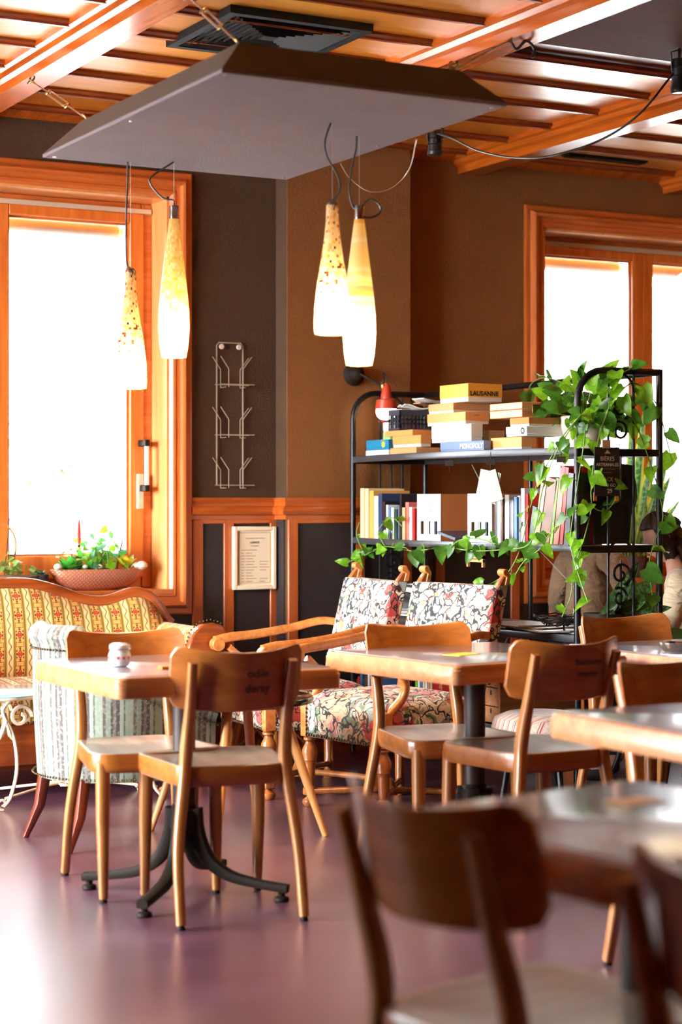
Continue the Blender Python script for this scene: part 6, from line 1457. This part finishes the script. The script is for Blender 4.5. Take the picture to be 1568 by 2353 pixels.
def person(label, loc, rz, top, topname, hair, armpose, headdir, lean=.0, hairlen=.0):
    t = thing('person', label, 'person', loc, rz)
    ly = lambda y, z: y+lean*max(0, z-.5)
    P = dict(pelvis=((0, 0, .50), (.115, .095)), waist=((0, ly(.01, .66), .66), (.10, .085)), chest=((0, ly(.02, .86), .86), (.115, .09)), collar=((0, ly(.02, .975), .975), (.075, .06)), neck=((0, ly(.03, 1.03), 1.03), .045), skull=((0, ly(.045, 1.11), 1.11), .05))
    E = [('pelvis', 'waist'), ('waist', 'chest'), ('chest', 'collar'), ('collar', 'neck'), ('neck', 'skull')]
    arms = {}
    for s, nm in ((-1, 'l'), (1, 'r')):
        sh = Vector((s*.155, ly(.01, .95), .95)); el = Vector(armpose[nm][0]); wr = Vector(armpose[nm][1]); arms[nm] = (sh, el, wr)
        P['sh'+nm] = (sh, .052); P['el'+nm] = (el, .037); P['wr'+nm] = (wr, .025); E += [('collar', 'sh'+nm), ('sh'+nm, 'el'+nm), ('el'+nm, 'wr'+nm)]
        d = (wr-el).normalized(); hand = wr+d*.06; P['palm'+nm] = (hand, (.03, .018)); E.append(('wr'+nm, 'palm'+nm))
        sd = d.cross(Vector((0, 0, 1))).normalized()
        for k in range(4):
            L = (.062, .072, .068, .054)[k]; a = hand+sd*s*(.026-.0165*k)*-1+d*.02; b1_ = a+d*L*.55+Vector((0, 0, -.006)); b2_ = b1_+d*L*.4+Vector((0, 0, -.016))
            P['f%s%d' % (nm, k)] = (a, .0095); P['g%s%d' % (nm, k)] = (b1_, .0085); P['h%s%d' % (nm, k)] = (b2_, .007); E += [('palm'+nm, 'f%s%d' % (nm, k)), ('f%s%d' % (nm, k), 'g%s%d' % (nm, k)), ('g%s%d' % (nm, k), 'h%s%d' % (nm, k))]
        th0 = wr+d*.02-sd*s*.03; P['t'+nm] = (th0, .011); P['u'+nm] = (th0+d*.035-sd*s*.018, .009); E += [('wr'+nm, 't'+nm), ('t'+nm, 'u'+nm)]
        P['hip'+nm] = ((s*.095, .03, .49), .075); P['kn'+nm] = ((s*.11, .43, .50), .055); P['an'+nm] = ((s*.11, .40, .09), .038); P['to'+nm] = ((s*.12, .53, .035), .03); E += [('pelvis', 'hip'+nm), ('hip'+nm, 'kn'+nm), ('kn'+nm, 'an'+nm), ('an'+nm, 'to'+nm)]
    body = skin('body', P, E, SKM, t)
    hc_ = Vector((0, ly(.075, 1.15), 1.155)); fn = headmesh(hc_, headdir); m = MB(); m.grid(fn, 32, 22); m.build('head', SKM, body, ang=180)
    f = Vector(headdir).normalized(); sd = f.cross(Vector((0, 0, 1))).normalized(); up = sd.cross(f)
    for s in (-1, 1):
        m = MB(); e = hc_+sd*s*.072+f*-.005+up*-.005; m.lathe([(.001, -.028), (.012, -.02), (.018, .0), (.017, .018), (.008, .03), (.001, .03)], (0, 0, 0), 10, Matrix.Translation(e) @ Matrix((( *sd*.35, ), (*f*1.0,), (*up*1.0,))).transposed().to_4x4()); m.build('ear', SKM, body)
        m = MB(); e = hc_+sd*s*.03+f*.078+up*.010; m.lathe([(.001, -.009), (.008, -.005), (.0095, 0), (.008, .005), (.001, .009)], tuple(e), 10); m.build('eye', mt['white'], body)
        MB().lathe([(.001, -.004), (.0045, 0), (.001, .004)], tuple(e+f*.008), 8).build('iris', mt['ink'], body)
    MB().tube([hc_+f*.09-up*.052+sd*-.022, hc_+f*.097-up*.05, hc_+f*.09-up*.052+sd*.022], [.003, .0055, .003], 8).build('lips', plain('lip', c255(176, 90, 84), .5) if 'lip' not in bpy.data.materials else bpy.data.materials['lip'], body)
    # hair: shell that leaves the face free, tufted
    hr = random.Random(5)
    def hf(u, v):
        a = 2*math.pi*u; e = lerp(-.55-hairlen, 1.5708, v); x = math.sin(a)*math.cos(e); y = math.cos(a)*math.cos(e); z = math.sin(e)
        if y > .35 and z < .52: y = .30; z = max(z, .1)
        k = 1.09+.05*math.sin(a*9+z*4)+.03*math.sin(a*23)
        return hc_+(sd*x*.080+f*y*.098+up*z*.122)*k
    m = MB(); m.grid(hf, 64, 18); m.build('hair', hair, t, ang=180)
    for k in range(46):
        a = hr.uniform(1.7, 4.6); e = hr.uniform(-.75-hairlen, .9); q = hc_+(sd*math.sin(a)*math.cos(e)*.082+f*math.cos(a)*math.cos(e)*.10+up*math.sin(e)*.122)*1.1
        MB().tube([q, q+Vector((0, 0, -.015))+(q-hc_)*.16, q+Vector((hr.uniform(-.01, .01), hr.uniform(-.01, .01), -.045))+(q-hc_)*.08], [.012, .009, .001], 5).build('hair_lock', hair, t)
    C_ = dict(hem=((0, 0, .47), (.14, .12)), waist=((0, ly(.01, .66), .66), (.125, .11)), chest=((0, ly(.02, .86), .86), (.14, .115)), collar=((0, ly(.02, .985), .985), (.088, .075))); CE = [('hem', 'waist'), ('waist', 'chest'), ('chest', 'collar')]
    for s, nm in ((-1, 'l'), (1, 'r')):
        sh, el, wr = arms[nm]; C_['s'+nm] = (sh+Vector((0, 0, .003)), .068); C_['m'+nm] = ((sh+el)/2, .062); C_['e'+nm] = (el, .054); C_['w'+nm] = (el.lerp(wr, .9), .04); CE += [('collar', 's'+nm), ('s'+nm, 'm'+nm), ('m'+nm, 'e'+nm), ('e'+nm, 'w'+nm)]
    skin(topname, C_, CE, top, t)
    TR = dict(pel=((0, 0, .50), (.125, .105))); TE = []
    for s, nm in ((-1, 'l'), (1, 'r')):
        for q in ('hip', 'kn'): TR[q+nm] = (P[q+nm][0], P[q+nm][1]+.014)
        TR['an'+nm] = ((s*.11, .40, .11), .05); TE += [('pel', 'hip'+nm), ('hip'+nm, 'kn'+nm), ('kn'+nm, 'an'+nm)]
        skin('shoe', {'a': ((s*.11, .39, .05), .045), 'b': ((s*.115, .47, .04), .042), 'c': ((s*.12, .55, .035), .032)}, [('a', 'b'), ('b', 'c')], mt['ink'], t)
    skin('trousers', TR, TE, plain('dark_trousers', c255(40, 42, 52), .8) if 'dark_trousers' not in bpy.data.materials else bpy.data.materials['dark_trousers'], t)
    return t
def knit(name, col, fold=12):
    m, nt, b = newmat(name); b.inputs['Base Color'].default_value = col; b.inputs['Roughness'].default_value = .9; b.inputs['Sheen Weight'].default_value = .3
    n = nd(nt, 'TexNoise', {'Vector': mapped(nt, (1, 1, 2.2)), 'Scale': fold, 'Detail': 3.0, 'Distortion': .8}).outputs[0]; bump(nt, b, n, .9, .04); return m
mt['cardi'] = knit('brown_wool', c255(148, 112, 80)); mt['creamk'] = knit('cream_wool', c255(232, 206, 168), 9)
dh = plain('dark_brown_hair', c255(44, 26, 22), .45)
p1 = person('seated person in a brown wool cardigan and dark scarf, seen through the rack', (5.42, 7.55, 0), R(-78), mt['cardi'], 'cardigan', dh,
    dict(l=((-.27, .10, .70), (-.06, .36, .76)), r=((.27, .10, .70), (.10, .37, .76))), (.1, 1, -.15), lean=.10)
skin('scarf', {'a': ((-.07, .08, 1.0), .035), 'b': ((0, .12, .97), .035), 'c': ((.07, .08, 1.0), .035), 'd': ((.01, .15, .88), .03), 'e': ((.02, .17, .78), .026)}, [('a', 'b'), ('b', 'c'), ('b', 'd'), ('d', 'e')], plain('dark_scarf', c255(44, 44, 50), .8), p1, 1)
p2 = person('seated person with tousled dark hair in a cream sweater, back to the room', (5.39, 6.62, 0), R(46), mt['creamk'], 'sweater', dh,
    dict(l=((-.25, .14, .70), (-.12, .40, .76)), r=((.26, .16, .70), (.10, .42, .76))), (-.35, 1, -.45), lean=.16, hairlen=.25); p2.scale = (.93, .93, .93)
for k, (lab, x, y, rz, mat_) in enumerate([('plain dark stool under the person in the cardigan', 5.42, 7.55, 0, mt['mahog']), ('plain dark stool under the person in the cream sweater', 5.39, 6.62, 30, mt['mahog'])]):
    t = thing('stool', lab, 'stool', (x, y, 0), R(rz)); MB().lathe([(.001, .36), (.15, .36), (.17, .375), (.17, .39), (.001, .395)], seg=24).build('seat', mat_, t)
    for q in range(4): a = R(45+90*q); MB().tube([(.11*math.cos(a), .11*math.sin(a), .365), (.17*math.cos(a), .17*math.sin(a), 0)], .014, 8).build('leg', mat_, t)
tF = dup(tA, 'table between the two seated people behind the rack', (5.98, 7.28, 0), 0)
o = thing('newspaper', 'open pale newspaper held above the table behind the rack', 'newspaper', (5.72, 7.22, .735)); MB().slab(lambda u, v, s_: Vector(((u-.5)*.3, (v-.5)*.4, .03*abs(u-.5)*2+(.002 if s_ else 0))), 8, 4, .002).build('sheet', mms[1], o)
o = thing('paper_cup', 'white paper cup on the table beside the newspaper', 'cup', (5.72, 6.98, .733)); MB().lathe([(.001, 0), (.026, 0), (.036, .09), (.038, .092), (.034, .09), (.025, .004), (.001, .004)], seg=20).build('cup', mt['white'], o)
# the bench under the right window, orange boards
bn = thing('window_bench', 'orange slatted bench against the wall under the right window', 'bench', (6.9, 8.2, 0))
for k in range(4): MB().box(-1.1, 1.1, .19-.02, .19, .36+k*.11, .36+k*.11+.10).build('back_board', mt['casing_h'], bn, bevel=.004)
MB().box(-1.1, 1.1, -.25, .18, .40, .44).build('seat_board', mt['casing_h'], bn, bevel=.005)
for x in (-1.0, 0, 1.0): MB().box(x-.03, x+.03, -.22, .17, 0, .40).build('leg', mt['casing'], bn)
